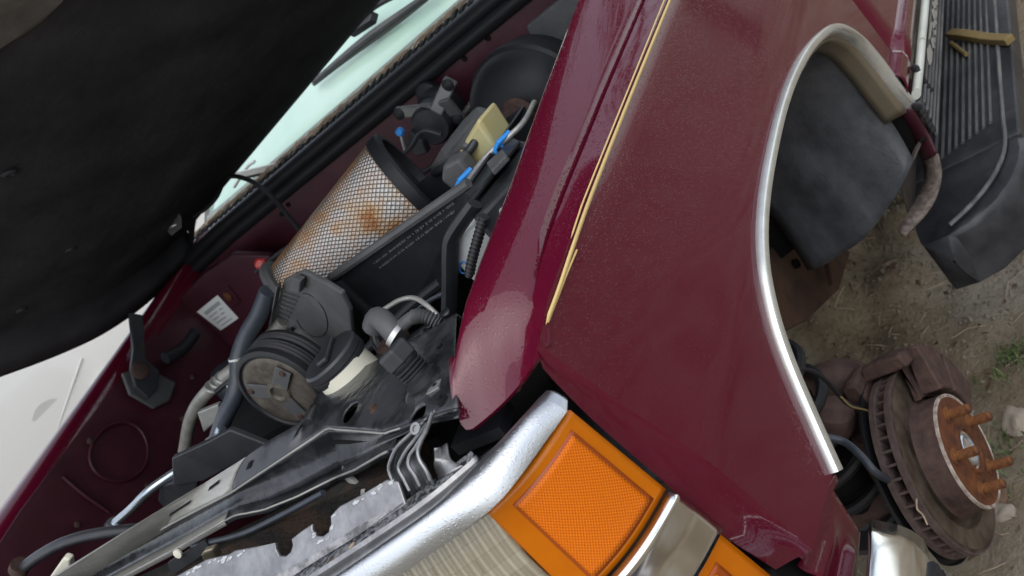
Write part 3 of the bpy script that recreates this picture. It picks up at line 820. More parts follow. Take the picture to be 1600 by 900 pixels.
# condenser and darkness below
prism('condenser', [(.592, .62, .885), (.60, .10, .885), (.605, -.62, .885), (.605, -.62, .50), (.60, .62, .50)], (-.03, 0, 0), mat('rusty_condenser', (.008, .008, .007), .7, .2, noise=(11, (.040, .022, .012), .16, O1), bump=(200, .5)), car)
bar('brace_rod', U(535, 731, 'x', .562), U(571, 766, 'x', .592), (.0, .004, .003), (.006, 0, -.002), pale_steel, car, bevel=.001)
tube('support_cable', [U(300, 852, 'x', .60), U(375, 835, 'x', .60), U(440, 805, 'x', .60), U(505, 770, 'x', .60)], .0035, hose_m, car)
prism('latch_plate', [U(262, 880, 'x', .605), U(320, 845, 'x', .605), U(330, 858, 'x', .605), U(268, 900, 'x', .605)], (-.004, 0, 0), blk, car)
lathe('latch_bolt', U(279, 864, 'x', .607), (1, .2, .2), [(.006, 0), (.006, .003), (.002, .004), (0, .0035)], cream, car, seg=12)
bar('latch_tube', U(325, 862, 'x', .62), U(345, 855, 'x', .61), (.0, .006, .008), (.012, 0, 0), tanlip, car, bevel=.003)

# ================================================================ ENGINE BAY
# left apron under the fender, firewall, right apron, dark floor
prism('firewall', [(-.445, -.86, .45), (-.445, .48, .45), (-.445, .48, .86), (-.445, .72, .86), (-.445, .72, 1.083), (-.445, -.86, 1.083)], (-.012, 0, 0), paint_dull, car)
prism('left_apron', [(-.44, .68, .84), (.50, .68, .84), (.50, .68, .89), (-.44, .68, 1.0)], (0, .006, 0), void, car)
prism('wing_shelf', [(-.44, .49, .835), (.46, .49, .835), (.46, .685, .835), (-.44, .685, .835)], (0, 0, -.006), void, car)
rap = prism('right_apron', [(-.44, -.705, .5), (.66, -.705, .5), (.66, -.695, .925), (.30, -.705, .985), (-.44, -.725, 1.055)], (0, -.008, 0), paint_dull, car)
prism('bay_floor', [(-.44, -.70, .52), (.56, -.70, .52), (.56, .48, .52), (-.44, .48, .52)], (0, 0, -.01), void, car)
# right fender, mirrored crown
rows = [[mirY(p) for p in crown_row(x, False)] for x in xs]
rows = [[p + V((0, -.018, .006)) for p in r] for r in rows]
rows = [r + [r[-1] + V((0, -.02, -.12)), r[-1] + V((0, -.03, -.35))] for r in rows]
tag(grid('right_fender', rows, paint, car), 'far fender on the passenger side')
c = U(186, 705, 'y', -.703)
ring = []
for k in range(41):
    a_ = 2 * math.pi * k / 40
    ring.append(c + V((.070 * math.cos(a_), .001, .060 * math.sin(a_) + .004 * math.cos(2 * a_))))
vs, fs = tube_geo(ring, .0035, 8, False)
mk('pressed_ring', vs, fs, paint_dull, rap)
tube('pressed_rib', UL([(98, 745), (130, 772), (170, 800)], 'y', -.703), .004, paint_dull, rap)
# hinge arm
hng = prism('hood_hinge', [U(203, 488, 'y', -.655), U(224, 492, 'y', -.655), U(228, 560, 'y', -.655), U(250, 580, 'y', -.655), U(246, 608, 'y', -.655), U(232, 622, 'y', -.655), U(212, 604, 'y', -.655), U(205, 575, 'y', -.655), U(209, 545, 'y', -.655)], (0, -.012, 0), blk, car, bevel=.002)
lathe('hinge_pivot', U(218, 580, 'y', -.656), (0, 1, 0), [(.020, -.004), (.020, .008), (.012, .012), (0, .012)], rust, hng, seg=20)
prism('hinge_base', [U(188, 585, 'y', -.69), U(225, 575, 'y', -.69), U(272, 600, 'y', -.69), U(262, 628, 'y', -.69), U(238, 640, 'y', -.69), U(200, 618, 'y', -.69)], (0, .01, 0), blk_grey, car, bevel=.003)
tube('hinge_spring', [U(258, 560, 'y', -.67), U(285, 545, 'y', -.67), U(305, 520, 'y', -.67)], .014, blk, car)
lathe('strut_tower', U(345, 575, 'y', -.60), (0, .2, 1), [(.045, -.2), (.045, -.03), (.03, .0), (0, .005)], hose_m, car, seg=24)
# service label and stamped plates on the firewall
prism('firewall_step', [U(x, y, 'x', -.338) for x, y in ((276, 470), (318, 428), (362, 398), (420, 400), (425, 440), (402, 500), (360, 545), (300, 540))], (-.02, 0, 0), paint_dull, car, bevel=.004)
L4 = [U(308, 487, 'x', -.3365), U(340, 461, 'x', -.3365), U(373, 497, 'x', -.3365), U(345, 516, 'x', -.3365)]
rows = []
for j in range(2):
    rows.append([L4[0].lerp(L4[1], t).lerp(L4[3].lerp(L4[2], t), 1 - j) for t in (0, 1)])
grid('service_label', rows, lab, car, solid=.001, smooth=False)
pl = [U(340, 455, 'x', -.3375), U(357, 445, 'x', -.3375), U(377, 470, 'x', -.3375), U(362, 482, 'x', -.3375)]
sp_ = prism('stamped_plate', pl, (.004, 0, 0), paint_dull, car, bevel=.001)
lathe('plate_bolt', U(356, 463, 'x', -.333), (1, 0, 0), [(.012, 0), (.012, .003), (.005, .006), (0, .006)], rust_face, sp_, seg=12)
prism('wiring_grommet', [U(290, 495, 'x', -.3375), U(318, 500, 'x', -.3375), U(322, 525, 'x', -.3375), U(300, 528, 'x', -.3375)], (.01, 0, 0), paint_dull, car, bevel=.003)
for x, y in ((762, 60), (725, 92), (768, 92), (450, 320), (440, 335), (383, 424)):
    lathe('firewall_plug', U(x, y, 'x', -.443), (1, 0, 0), [(.006, 0), (.005, .002), (.003, -.001), (0, -.001)], void, car, seg=12)

# cowl: seal, grille lip, needles
def seal_row(z, x): return [V((x, y, z - .012 * cl((-.55 - y) / .3) * 1.0)) for y in [-.84 + 1.54 * i / 60 for i in range(61)]]
rows = []
for k in range(25):
    t = k / 24; z = 1.060 + .060 * t
    bulge = .010 * abs(math.sin(math.pi * t * 2)) ** .6 + .004 * math.sin(math.pi * t)
    rows.append(seal_row(z, -.436 + bulge))
rows.append(seal_row(1.121, -.455)); rows.append(seal_row(1.115, -.50))
grid('cowl_seal', rows, rubber, car)
cowl = prism('cowl_top', [(-.50, -.86, 1.106), (-.50, .72, 1.106), (-.62, .72, 1.122), (-.66, -.86, 1.116)], (0, 0, -.01), blk, car)
for i in range(64):
    y = -.80 + 1.5 * i / 63
    bar('cowl_tooth', (-.492, y, 1.1185), (-.520, y, 1.124), (0, .0055, 0), (0, 0, .006), rubber, cowl)
# windshield, slightly bowed
rows = []
for j in range(13):
    t = j / 12; rr = []
    for i in range(33):
        y = -.86 + 1.72 * i / 32
        rr.append(V((-.58 - .56 * t - .10 * (y / .86) ** 2, y * (1 - .20 * t), 1.118 + .46 * t)))
    rows.append(rr)
wsh = grid('windshield', rows, glass_g, car, solid=.005)
grid('windshield_lower_band', [[p + V((.004, 0, .003)) for p in rows[0]], [p + V((.003, 0, .005)) for p in [a_.lerp(b_, .35) for a_, b_ in zip(rows[0], rows[1])]]], mat('frit_band', (.16, .19, .17), .4), wsh)
# wipers
def wsurf(x, y):                       # on the glass
    n_ = V((.46, 0, .56)).normalized()
    return UP(x, y, (-.60, 0, 1.135), n_)
nw = V((.63, 0, .77))
wiper_m = mat('grey_wiper', (.10, .10, .10), .5, .3)
wp = tube('wiper_blade', [wsurf(497, 134) + nw * .012, wsurf(548, 95) + nw * .012, wsurf(625, 40) + nw * .012, wsurf(690, -12) + nw * .012], .0052, wiper_m, car, seg=8)
tube('blade_frame', [wsurf(500, 132) + nw * .020, wsurf(540, 101) + nw * .022, wsurf(590, 64) + nw * .026, wsurf(660, 12) + nw * .022, wsurf(700, -20) + nw * .02], lambda t: .004 + .004 * math.sin(math.pi * t), blk_grey, wp, seg=8)
tube('wiper_arm', [wsurf(572, 62) + nw * .034, wsurf(578, 50) + nw * .045, wsurf(620, 20) + nw * .05, wsurf(690, -12) + nw * .05], .0065, blk, wp, seg=8)
prism('blade_saddle', [wsurf(569, 66) + nw * .026, wsurf(577, 50) + nw * .026, wsurf(608, 28) + nw * .026, wsurf(604, 44) + nw * .026], nw * .02, blk, wp, bevel=.003)
wp2 = bar('wiper_arm', U(376, 272, 'x', -.54), U(441, 257, 'x', -.52), (0, .002, .008), (.012, 0, .004), white_pl, car, bevel=.002)
prism('arm_pivot', [U(440, 262, 'x', -.52), U(443, 245, 'x', -.52), U(462, 238, 'x', -.52), U(458, 252, 'x', -.52)], (.014, 0, .004), blk, wp2, bevel=.002)
tube('blade_frame', [U(366, 292, 'x', -.56), U(385, 262, 'x', -.56), U(398, 252, 'x', -.56)], .004, white_pl, wp2)
tube('arm_shadow_edge', [U(376, 279, 'x', -.53), U(441, 264, 'x', -.512)], .004, rubber, wp2)
tube('washer_hose', [U(352, 276, 'x', -.40), U(372, 276, 'x', -.40), U(398, 286, 'x', -.39), U(425, 308, 'x', -.38), U(448, 335, 'x', -.36), U(470, 362, 'x', -.34)], .0055, rubber, car)
# dry needles caught along the cowl: two loose drifts
def needles(name, n, ylo, yhi, label):
    vs, fs = [], []
    for i in range(n):
        y = random.uniform(ylo, yhi); c = V((random.uniform(-.535, -.50), y, 1.127 + random.random() * .006))
        a_ = random.gauss(1.57, .55); L_ = random.uniform(.02, .06); lift = random.uniform(-.05, .35) ** 1
        d_ = V((math.cos(a_) * .6, math.sin(a_), max(0, lift) * random.random())).normalized()
        v1, f1 = tube_geo([c - d_ * L_ / 2, c + V((0, 0, .002)), c + d_ * L_ / 2], random.uniform(.0006, .0013), 3, False)
        fs += [tuple(k + len(vs) for k in f) for f in f1]; vs += v1
    o = mk(name, vs, fs, needle, None, smooth=False)
    return tag(o, label, 'needles', kind='stuff')
needles('pine_needles', 420, -.76, .45, 'dry tan pine needles drifted along the base of the windshield')

# ---- air cleaner box
boxp = [V((.232, .625, 1.0)), V((.232, .340, 1.0)), V((.165, .185, 1.0)), V((.04, .170, 1.0)), V((.02, .62, 1.0))]
abox = empty('x', (0, 0, 0), None, None); bpy.data.objects.remove(abox)
low = [V((.205, .545, .915)), V((.205, .315, .862)), V((.15, .20, .86)), V((.05, .19, .86)), V((.03, .60, .90))]
vs = boxp + low
inn = [p * .0 + V((p.x - .006 if p.x > .1 else p.x + .006, p.y + (.006 if p.y < .4 else -.006), 1.0)) for p in boxp]
fs = [(i, (i + 1) % 5, 5 + (i + 1) % 5, 5 + i) for i in range(5)] + [(9, 8, 7, 6, 5)]
abx = mk('air_filter_box', vs, fs, blk, car, smooth=False, solid=.004, bevel=.004)
tube('box_rim', [boxp[0] + V((.002, .0, .002)), boxp[0] + V((.002, -.02, .002)), boxp[1].lerp(boxp[0], .5) + V((.002, 0, .002)), boxp[1] + V((.003, .012, .002)), boxp[1] + V((.0, -.005, .002))], .0065, blk_grey, abx, n=40, seg=8)
tube('box_corner', [boxp[1] + V((.001, -.002, -.005)), (boxp[1] + low[1]) / 2 + V((.001, -.002, 0)), low[1] + V((.001, -.002, .003))], .010, blk, abx, seg=10)
# moulded end plate with ribs and a pressed circle
p0 = V((.272, .338, 1)); nE = V((.917, -.40, .08)).normalized()
ep = [UP(x, y, p0, nE) for x, y in ((449, 432), (478, 418), (516, 437), (540, 452), (553, 480), (557, 530), (508, 556), (430, 512), (434, 488))]
endp = prism('box_end_plate', ep, nE * .008, blk_grey, abx, bevel=.003)
for k in range(10):
    t = k / 9
    a_ = UP(452 + (438 - 452) * t, 450 + (508 - 450) * t, p0, nE) + nE * .008; b_ = UP(474 + (447 - 474) * t, 457 + (514 - 457) * t, p0, nE) + nE * .008
    bar('end_rib', a_, b_, (0, 0, .0016), nE * .004, blk_grey, endp)
rg = [UP(492 + 26 * math.cos(a_) + 4 * math.sin(a_), 487 + 33 * math.sin(a_) + 8 * math.cos(a_), p0, nE) + nE * .0082 for a_ in [2 * math.pi * k / 40 - 1.9 for k in range(30)]]
tube('pressed_circle', rg, .0012, blk, endp, n=50, seg=6)
bar('end_flange', UP(448, 434, p0, nE) + nE * .01, UP(432, 512, p0, nE) + nE * .01, (0, .003, .003), nE * .010, blk_grey, endp, bevel=.002)
tabp = [UP(x, y, p0, nE) + nE * .010 for x, y in ((474, 420), (487, 424), (484, 444), (468, 440))]
prism('end_tab', tabp, nE * .010, blk_grey, endp, bevel=.002)
# moulded lettering: two rows of fine raised dashes, too small to read in the photograph
lv, lf = [], []
for row, (a_px, b_px) in enumerate((((584, 412), (712, 314)), ((592, 420), (712, 328)))):
    random.seed(row + 3); t = 0
    while t < 1:
        wd = random.uniform(.008, .022); gap = random.choice((.006, .008, .02))
        if t + wd > 1: break
        A = U(a_px[0] + (b_px[0] - a_px[0]) * t, a_px[1] + (b_px[1] - a_px[1]) * t, 'x', .2292); B = U(a_px[0] + (b_px[0] - a_px[0]) * (t + wd), a_px[1] + (b_px[1] - a_px[1]) * (t + wd), 'x', .2292)
        A.x = B.x = .232 - (1.0 - A.z) * .205 + .0012
        hv = V((0, 0, random.uniform(.0008, .0019))); n0 = len(lv)
        lv += [A - hv, A + hv, B + hv, B - hv]; lf.append((n0, n0 + 1, n0 + 2, n0 + 3)); t += wd + gap
mk('moulded_lettering', lv, lf, blk_grey, abx, smooth=False, solid=.0006)
random.seed(11)
# ---- the filter itself: a cone of stained paper under wire mesh, loose in the open box
fl = empty('air_filter', (.14, .33, .93), 'conical white air filter in rusty wire mesh lying in the open black box', 'air filter')
A0, B0, rA, rB = V((.165, .180, 1.000)), V((.034, .382, 1.006)), .050, .084
axf = (B0 - A0).normalized()
def cone(t, a_, r_off=0):
    c = A0.lerp(B0, t); r_ = rA + (rB - rA) * t + r_off
    return c + V((axf.y, -axf.x, 0)).normalized() * (r_ * math.cos(a_)) + V((0, 0, 1)) * (r_ * math.sin(a_))
rows = []
for i in range(31):
    t = i / 30; rr = []
    for k in range(180):
        a_ = 2 * math.pi * k / 180
        rr.append(cone(t, a_, .0008 * (1 if k % 3 == 0 else -1)))
    rows.append(rr)
grid('pleated_paper', rows, fm, fl, close=True)
vs, fs = [], []
NW = 64
for s_ in (-1, 1):
    for k in range(NW):
        pts = [cone(i / 24, 2 * math.pi * k / NW + s_ * i / 24 * 2.55, .0022 + .0004 * s_) for i in range(25)]
        v1, f1 = tube_geo(pts, .00075, 4, False)
        fs += [tuple(q + len(vs) for q in f) for f in f1]; vs += v1
mk('wire_mesh', vs, fs, mesh_m, fl, kind='stuff')
lathe('end_ring', B0 - axf * .004, axf, [(rB - .03, 0), (rB + .003, 0), (rB + .006, .004), (rB + .006, .018), (rB + .002, .022), (rB - .008, .022), (rB - .012, .010), (0, .010)], rubber, fl, seg=60)
lathe('end_cap', A0 + axf * .004, -axf, [(rA + .001, 0), (rA + .012, .002), (rA + .015, .008), (rA + .012, .016), (rA - .008, .020), (rA - .012, .014), (rA - .03, .014), (0, .014)], blk_grey, fl, seg=60)

# ---- brake booster, master cylinder, wiper motor, relay box
bo = U(806, 196, 'x', -.22) + V((-.04, 0, 0))
lathe('brake_booster', bo, (1, 0, .04), [(.104, -.10), (.110, -.06), (.112, -.045), (.112, -.035), (.106, -.03), (.100, .0), (.08, .025), (.04, .04), (0, .042)], rubber, car, seg=48)
bst = bpy.data.objects['brake_booster']
c = U(772, 206, 'x', -.21)
prism('booster_tag', [c + V((.0, -.018, .012)), c + V((0, .002, .024)), c + V((0, .018, -.008)), c + V((0, -.002, -.020))], (.002, 0, 0), white_pl, bst, bevel=.0)
lathe('tag_spot', c + V((.0022, .001, .004)), (1, 0, 0), [(.004, 0), (.003, .001), (0, .001)], blk, bst, seg=10)
ms = prism('fluid_reservoir', [U(746, 186, 'x', .10), U(780, 238, 'x', .10), U(746, 268, 'x', .10), U(714, 240, 'x', .10)], (-.05, .008, 0), yellowed, car, bevel=.006, smooth=True)
lathe('master_cylinder', U(752, 262, 'x', -.02), (-1, 0, 0), [(.020, -.05), (.022, 0), (.022, .16), (.03, .17), (0, .17)], rust, car, seg=24)
# long dark cover running along the bay
cv = [U(746, 165, 'z', 1.035), U(752, 176, 'z', 1.032), U(722, 228, 'z', 1.02), U(694, 248, 'z', 1.015), U(668, 264, 'z', 1.01), U(690, 232, 'z', 1.025), U(722, 186, 'z', 1.035)]
prism('cover_plate', cv, (0, .01, -.012), blk_grey, car, bevel=.004)
tube('cover_edge', [cv[1] + V((.002, .006, -.010)), cv[2] + V((.002, .006, -.010)), cv[3] + V((.002, .006, -.010)), cv[4] + V((.002, .006, -.01))], .006, blk, car)
prism('duct_box', [U(690, 260, 'x', .14), U(716, 248, 'x', .14), U(738, 274, 'x', .14), U(745, 290, 'x', .14), U(715, 305, 'x', .14), U(688, 284, 'x', .14)], (-.03, 0, 0), blk_grey, car, bevel=.006)
cast_g = mat('cast_grey_metal', (.20, .20, .19), .5, .4, noise=(25, (.13, .13, .125), .3, O1))
wm_c = V((-.36, .205, 1.012))
wmm = lathe('wiper_motor', wm_c + V((-.04, 0, 0)), (1, .12, -.05), [(.045, 0), (.045, .03), (.040, .035), (.040, .075), (.035, .083), (0, .085)], blk, car, seg=36)
for (x, y), (x2, y2), wd in (((688, 163), (704, 128), .013), ((672, 168), (628, 173), .011), ((700, 160), (718, 180), .012)):
    a_, b_ = U(x, y, 'x', -.335), U(x2, y2, 'x', -.35)
    d_ = (b_ - a_).normalized(); wv = d_.cross(V((1, 0, 0))).normalized() * wd
    bar('motor_arm', a_ - d_ * .012, b_ + d_ * .008, wv, (.012, 0, 0), cast_g, wmm, bevel=.003)
    lathe('arm_bolt', b_ + V((.012, 0, 0)), (1, 0, 0), [(.012, 0), (.012, .003), (.006, .006), (0, .006)], rubber, wmm, seg=16)
lathe('arm_grommet', U(672, 145, 'x', -.42), (1, 0, 0), [(.026, 0), (.026, .012), (.018, .016), (0, .016)], rubber, wmm, seg=24)
prism('motor_connector', [U(640, 205, 'x', -.30), U(660, 222, 'x', -.30), U(668, 240, 'x', -.30), U(650, 245, 'x', -.30), U(632, 225, 'x', -.30)], (-.02, 0, 0), blk, wmm, bevel=.003)
tube('connector_strap', [U(628, 212, 'x', -.28), U(630, 222, 'x', -.28), U(634, 236, 'x', -.28)], .004, alum, wmm)
lathe('blue_tab', U(625, 206, 'x', -.28), (1, 0, 0), [(.008, -.004), (.008, .004), (.006, .006), (0, .006)], blue, wmm, seg=10)
tube('motor_cable', [U(720, 185, 'x', -.38), U(745, 150, 'x', -.40), U(770, 118, 'x', -.41), U(800, 92, 'x', -.42)], .006, pale_steel, car)
tube('cable_sleeve', [U(795, 98, 'x', -.415), U(812, 82, 'x', -.42), U(835, 66, 'x', -.42)], .010, blk_grey, car)
# fender-side electrical box with blue clips
eb = prism('relay_box', [U(718, 298, 'z', .985), U(795, 212, 'z', .985), U(850, 226, 'z', .985), U(740, 345, 'z', .985)], (0, 0, -.05), blk, car, bevel=.006)
prism('relay_lid', [U(722, 296, 'z', .990), U(798, 214, 'z', .990), U(815, 225, 'z', .990), U(740, 318, 'z', .990)], (0, 0, .006), boardblk, eb, bevel=.002)
prism('relay_latch', [U(766, 262, 'z', .998), U(792, 240, 'z', .998), U(798, 250, 'z', .998), U(774, 275, 'z', .998)], (0, 0, .008), blk_grey, eb, bevel=.002)
tube('box_wire', [U(716, 305, 'z', .995), U(760, 245, 'z', 1.0), U(815, 195, 'z', 1.0), U(835, 160, 'z', 1.0)], .004, pale_steel, eb)
for x, y in ((726, 274), (786, 216)):
    a_, b_ = U(x - 9, y + 9, 'z', 1.004), U(x + 10, y - 10, 'z', 1.004)
    bc = tube('blue_clip', [a_, a_.lerp(b_, .5), b_], .0035, blue, eb, seg=8)
    for t in (.1, .6): 
        q = a_.lerp(b_, t); tube('clip_tooth', [q, q + V((.004, -.008, -.004)), q + V((.004, -.010, -.010))], .0028, blue, eb, seg=7)
lathe('blue_tab', U(765, 140, 'x', -.35), (1, 0, 0), [(.008, -.003), (.008, .003), (0, .004)], blue, bst, seg=8)
tube('tan_wire', UL([(836, 118), (832, 135), (822, 150), (826, 170), (838, 182)], 'x', -.28), .0022, wood, car)
prism('rear_cover', [U(822, 42, 'x', -.36), U(900, -20, 'x', -.36), U(930, 40, 'x', -.36), U(865, 100, 'x', -.36), U(838, 85, 'x', -.36)], (-.03, 0, 0), blk_grey, car, bevel=.003)
prism('cover_bracket', [U(812, 62, 'x', -.37), U(822, 60, 'x', -.37), U(829, 82, 'x', -.37), U(822, 86, 'x', -.37)], (.004, 0, 0), white_pl, car)

# ---- white battery case with black hold-down strap
bt_ = box('battery', (.21, .585, .78), (.305, .70, .972), white_pl, car, bevel=.004)
tube('battery_strap', [U(742, 318, 'x', .31), U(726, 340, 'x', .314), U(709, 366, 'x', .316), U(704, 385, 'x', .316), U(703, 440, 'x', .316), U(701, 510, 'x', .316)], .011, blk, bt_, n=50, seg=8, flat=.7)
pts = catmull([U(757, 338, 'x', .325), U(748, 368, 'x', .325), U(738, 405, 'x', .325), U(733, 430, 'x', .325)], 60)
vs, fs = tube_geo(pts, lambda t: .0055 + .0012 * math.sin(t * 60 * 1.57), 10)
mk('ribbed_conduit', vs, fs, rubber, car)
rg = [U(724 + 6 * math.cos(a_), 418 + 9 * math.sin(a_), 'x', .3065) for a_ in [math.pi * (.3 + 1.4 * k / 12) for k in range(13)]]
tube('blue_ring_mark', rg, .0010, blue, bt_, seg=5)

# ---- hoses behind the radiator support
tube('coolant_stub', [U(583, 512, 'x', .42), U(590, 497, 'x', .42), U(605, 508, 'x', .43), U(622, 528, 'x', .44)], .013, blk_grey, car)
lathe('stub_clamp', U(618, 523, 'x', .437), (.1, .4, -.9), [(.0148, -.003), (.0148, .003)], alum, car, seg=24)
pts = catmull([U(624, 512, 'x', .43), U(645, 496, 'x', .43), U(665, 495, 'x', .43), U(688, 506, 'x', .43)], 70)
vs, fs = tube_geo(pts, lambda t: .0075 + (.0012 * math.sin(t * 70 * 1.57) if t > .45 else 0), 12)
mk('ribbed_hose', vs, fs, blk_grey, car)
tube('vacuum_pipe', [U(598, 485, 'x', .36), U(625, 469, 'x', .36), U(648, 466, 'x', .36), U(668, 478, 'x', .37), U(690, 499, 'x', .38)], .0032, pale_steel, car)
tube('coolant_hose', [U(585, 515, 'x', .40), U(588, 535, 'x', .41), U(600, 552, 'x', .42)], .006, blk, car)
lathe('water_neck', U(612, 533, 'x', .41), (0, .2, 1), [(.02, -.03), (.022, 0), (.012, .004), (0, .004)], rust, car, seg=20)
# upper shroud lip behind the support
rows = [catmull([U(560, 588, 'x', .43), U(590, 560, 'x', .43), U(640, 530, 'x', .43), U(700, 488, 'x', .42)], 20), catmull([U(570, 570, 'x', .40), U(600, 545, 'x', .40), U(645, 520, 'x', .40), U(700, 478, 'x', .39)], 20)]
grid('shroud_lip', rows, gloss_black, car, solid=.003)

# ---- washer bottle neck and cap
c = U(522, 561, 'z', .970)
wb_ = lathe('washer_bottle', c + V((.004, .004, -.07)), (0, 0, 1), [(.05, -.04), (.048, .0), (.042, .015), (.036, .035), (.034, .062), (.0, .062)], cream, car, seg=36)
cp = lathe('washer_cap', c + V((0, 0, -.012)), (.08, .02, 1), [(.037, 0), (.0385, .002), (.0385, .008), (.0365, .009), (.0385, .010), (.0385, .018), (.036, .021), (.010, .022), (0, .022)], blk, wb_, seg=44)
bar('cap_grip', c + V((-.024, -.010, .0115)), c + V((.026, .012, .0075)), (.003, -.007, 0), (.001, .0, .008), blk, cp, bevel=.003)

# ---- compressor: pulley, clutch plate, body
pc = U(432, 618, 'x', .36)
ax = V((1, 0, 0))
pu = lathe('compressor_pulley', pc + V((-.04, 0, 0)), ax, [(.040, -.022), (.066, -.021), (.070, -.018), (.070, -.012), (.067, -.009), (.070, -.006), (.067, -.003), (.070, .004), (.067, .006), (.070, .009), (.067, .012), (.070, .015), (.067, .018), (.070, .021), (.070, .030), (.066, .033), (.062, .033), (.060, .030), (.054, .030)], rubber, car, seg=56)
cfp = lathe('clutch_plate', pc + V((-.012, 0, 0)), ax, [(.058, -.004), (.058, .002), (.054, .004), (.048, .003), (.020, .004), (.018, .008), (.012, .009), (.009, .005), (0, .005)], alum, pu, seg=48)
cfp.data.materials[0] = mat('dusty_clutch_steel', (.13, .112, .09), .6, .4, noise=(40, (.055, .045, .036), .3, O1), bump=(90, .3))
for k in range(3):
    a_ = k * 2.094 + .5
    d_ = V((0, math.cos(a_), math.sin(a_)))
    bar('clutch_arm', pc + d_ * .014 + V((-.007, 0, 0)), pc + d_ * .050 + V((-.007, 0, 0)), V((0, -math.sin(a_), math.cos(a_))) * .012, (.003, 0, 0), blk_grey, pu, bevel=.001)
    lathe('clutch_rivet', pc + d_ * .045 + V((-.004, 0, 0)), ax, [(.005, 0), (.004, .003), (0, .003)], rust, pu, seg=10)
lathe('compressor_body', pc + V((-.15, 0, -.06)), ax, [(.03, 0), (.040, .01), (.044, .05), (.03, .06), (.0, .06)], alum, car, seg=36)
bpts = [pc + V((-.025, .072 * math.cos(a_), .072 * math.sin(a_))) for a_ in [math.pi * (-.1 + 1.2 * k / 20) for k in range(21)]]
# aluminium engine block behind the pulley
prism('engine_casting', [U(452, 532, 'x', .25), U(500, 556, 'x', .25), U(512, 600, 'x', .25), U(440, 610, 'x', .25), U(405, 560, 'x', .25)], (-.05, 0, 0), alum, car, bevel=.006)
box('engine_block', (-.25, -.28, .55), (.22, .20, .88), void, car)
for x, y in ((470, 537), (483, 560)):
    lathe('casting_bolt', U(x, y, 'x', .225), ax, [(.008, 0), (.008, .006), (.005, .008), (0, .008)], rust_face if x < 475 else alum, car, seg=6)
# refrigerant lines, black hose, bare pipe
tube('refrigerant_line', [U(445, 500, 'x', .20), U(425, 525, 'x', .20), U(395, 555, 'x', .20), U(350, 590, 'x', .18), U(318, 620, 'x', .16), U(298, 655, 'x', .14), U(288, 705, 'x', .14)], .0125, cream, car, n=60)
bpy.data.objects['refrigerant_line'].data.materials[0] = mat('dull_white_pipe', (.34, .33, .29), .45, .3, noise=(20, (.20, .19, .17), .3, O1))
for t0, (x, y) in enumerate(((350, 590), (342, 597), (334, 604))):
    lathe('line_ring', U(x, y, 'x', .18), (.1, -.8, -.6), [(.0150, -.003), (.0162, 0), (.0150, .003)], pale_steel, car, seg=20)
tube('refrigerant_line', [U(458, 515, 'x', .22), U(420, 540, 'x', .22), U(392, 565, 'x', .21), U(365, 590, 'x', .2), U(338, 612, 'x', .2)], .0045, rubber, car, n=50)
lathe('line_cap', U(394, 563, 'x', .213), (.1, -.8, -.6), [(.0075, -.006), (.0075, .004), (.005, .006), (0, .006)], rubber, car, seg=14)
tube('heater_hose', [U(419, 455, 'x', .22), U(405, 490, 'x', .23), U(385, 525, 'x', .24), U(373, 560, 'x', .26), U(372, 590, 'x', .28), U(366, 620, 'x', .30), U(352, 650, 'x', .31), U(338, 690, 'x', .32)], .0135, hose_m, car, n=70, seg=16)
zp_ = tube('bare_pipe', [U(346, 668, 'x', .33), U(336, 692, 'x', .34), U(322, 708, 'x', .35), U(300, 722, 'x', .36), U(262, 746, 'x', .38), U(232, 768, 'x', .40), U(205, 795, 'x', .41), U(176, 820, 'x', .42)], .0072, silver_paint, car, n=60)
lathe('pipe_collar', U(178, 818, 'x', .42), (.1, -.7, -.5), [(.0078, -.004), (.0115, -.003), (.0115, .002), (.0078, .003)], silver_paint, zp_, seg=22)
lathe('pipe_end', U(172, 823, 'x', .42), (.1, -.7, -.5), [(.0095, -.004), (.0095, .006), (.006, .006), (.006, 0), (0, 0)], silver_paint, zp_, seg=22)
box('pipe_clamp', tuple(U(335, 692, 'x', .345) - V((.006, .014, .012))), tuple(U(335, 692, 'x', .345) + V((.010, .014, .012))), silver_paint, zp_, bevel=.003)
# fan shroud panels
for q, px in enumerate((((268, 716), (325, 690), (358, 672), (415, 695), (372, 722), (318, 752), (270, 760)), ((250, 760), (312, 742), (305, 770), (262, 800), (246, 782)))):
    prism('fan_shroud', [U(x, y, 'x', .40 - .01 * q) for x, y in px], (-.01, 0, 0), blk, car, bevel=.002)
prism('shroud_foot', [U(308, 645, 'x', .30), U(340, 632, 'x', .30), U(348, 650, 'x', .30), U(318, 676, 'x', .30)], (-.01, 0, 0), pale_steel, car, bevel=.002)
tube('overflow_hose', [U(30, 892, 'x', .50), U(62, 868, 'x', .49), U(105, 846, 'x', .48), U(160, 833, 'x', .47), U(230, 826, 'x', .46)], .0095, blk, car, n=50)
lathe('hose_fitting', U(30, 888, 'x', .50), (.2, -.8, -.3), [(.016, -.01), (.016, .006), (0, .006)], rust, car, seg=16)
prism('support_tab', [U(75, 905, 'x', .575), U(98, 872, 'x', .575), U(108, 876, 'x', .575), U(112, 905, 'x', .575)], (-.012, 0, 0), cream, car, bevel=.003)
lathe('red_plug', U(408, 412, 'x', .0), (.6, .5, .2), [(.010, -.02), (.010, .008), (.006, .012), (0, .012)], red_pl, car, seg=14)

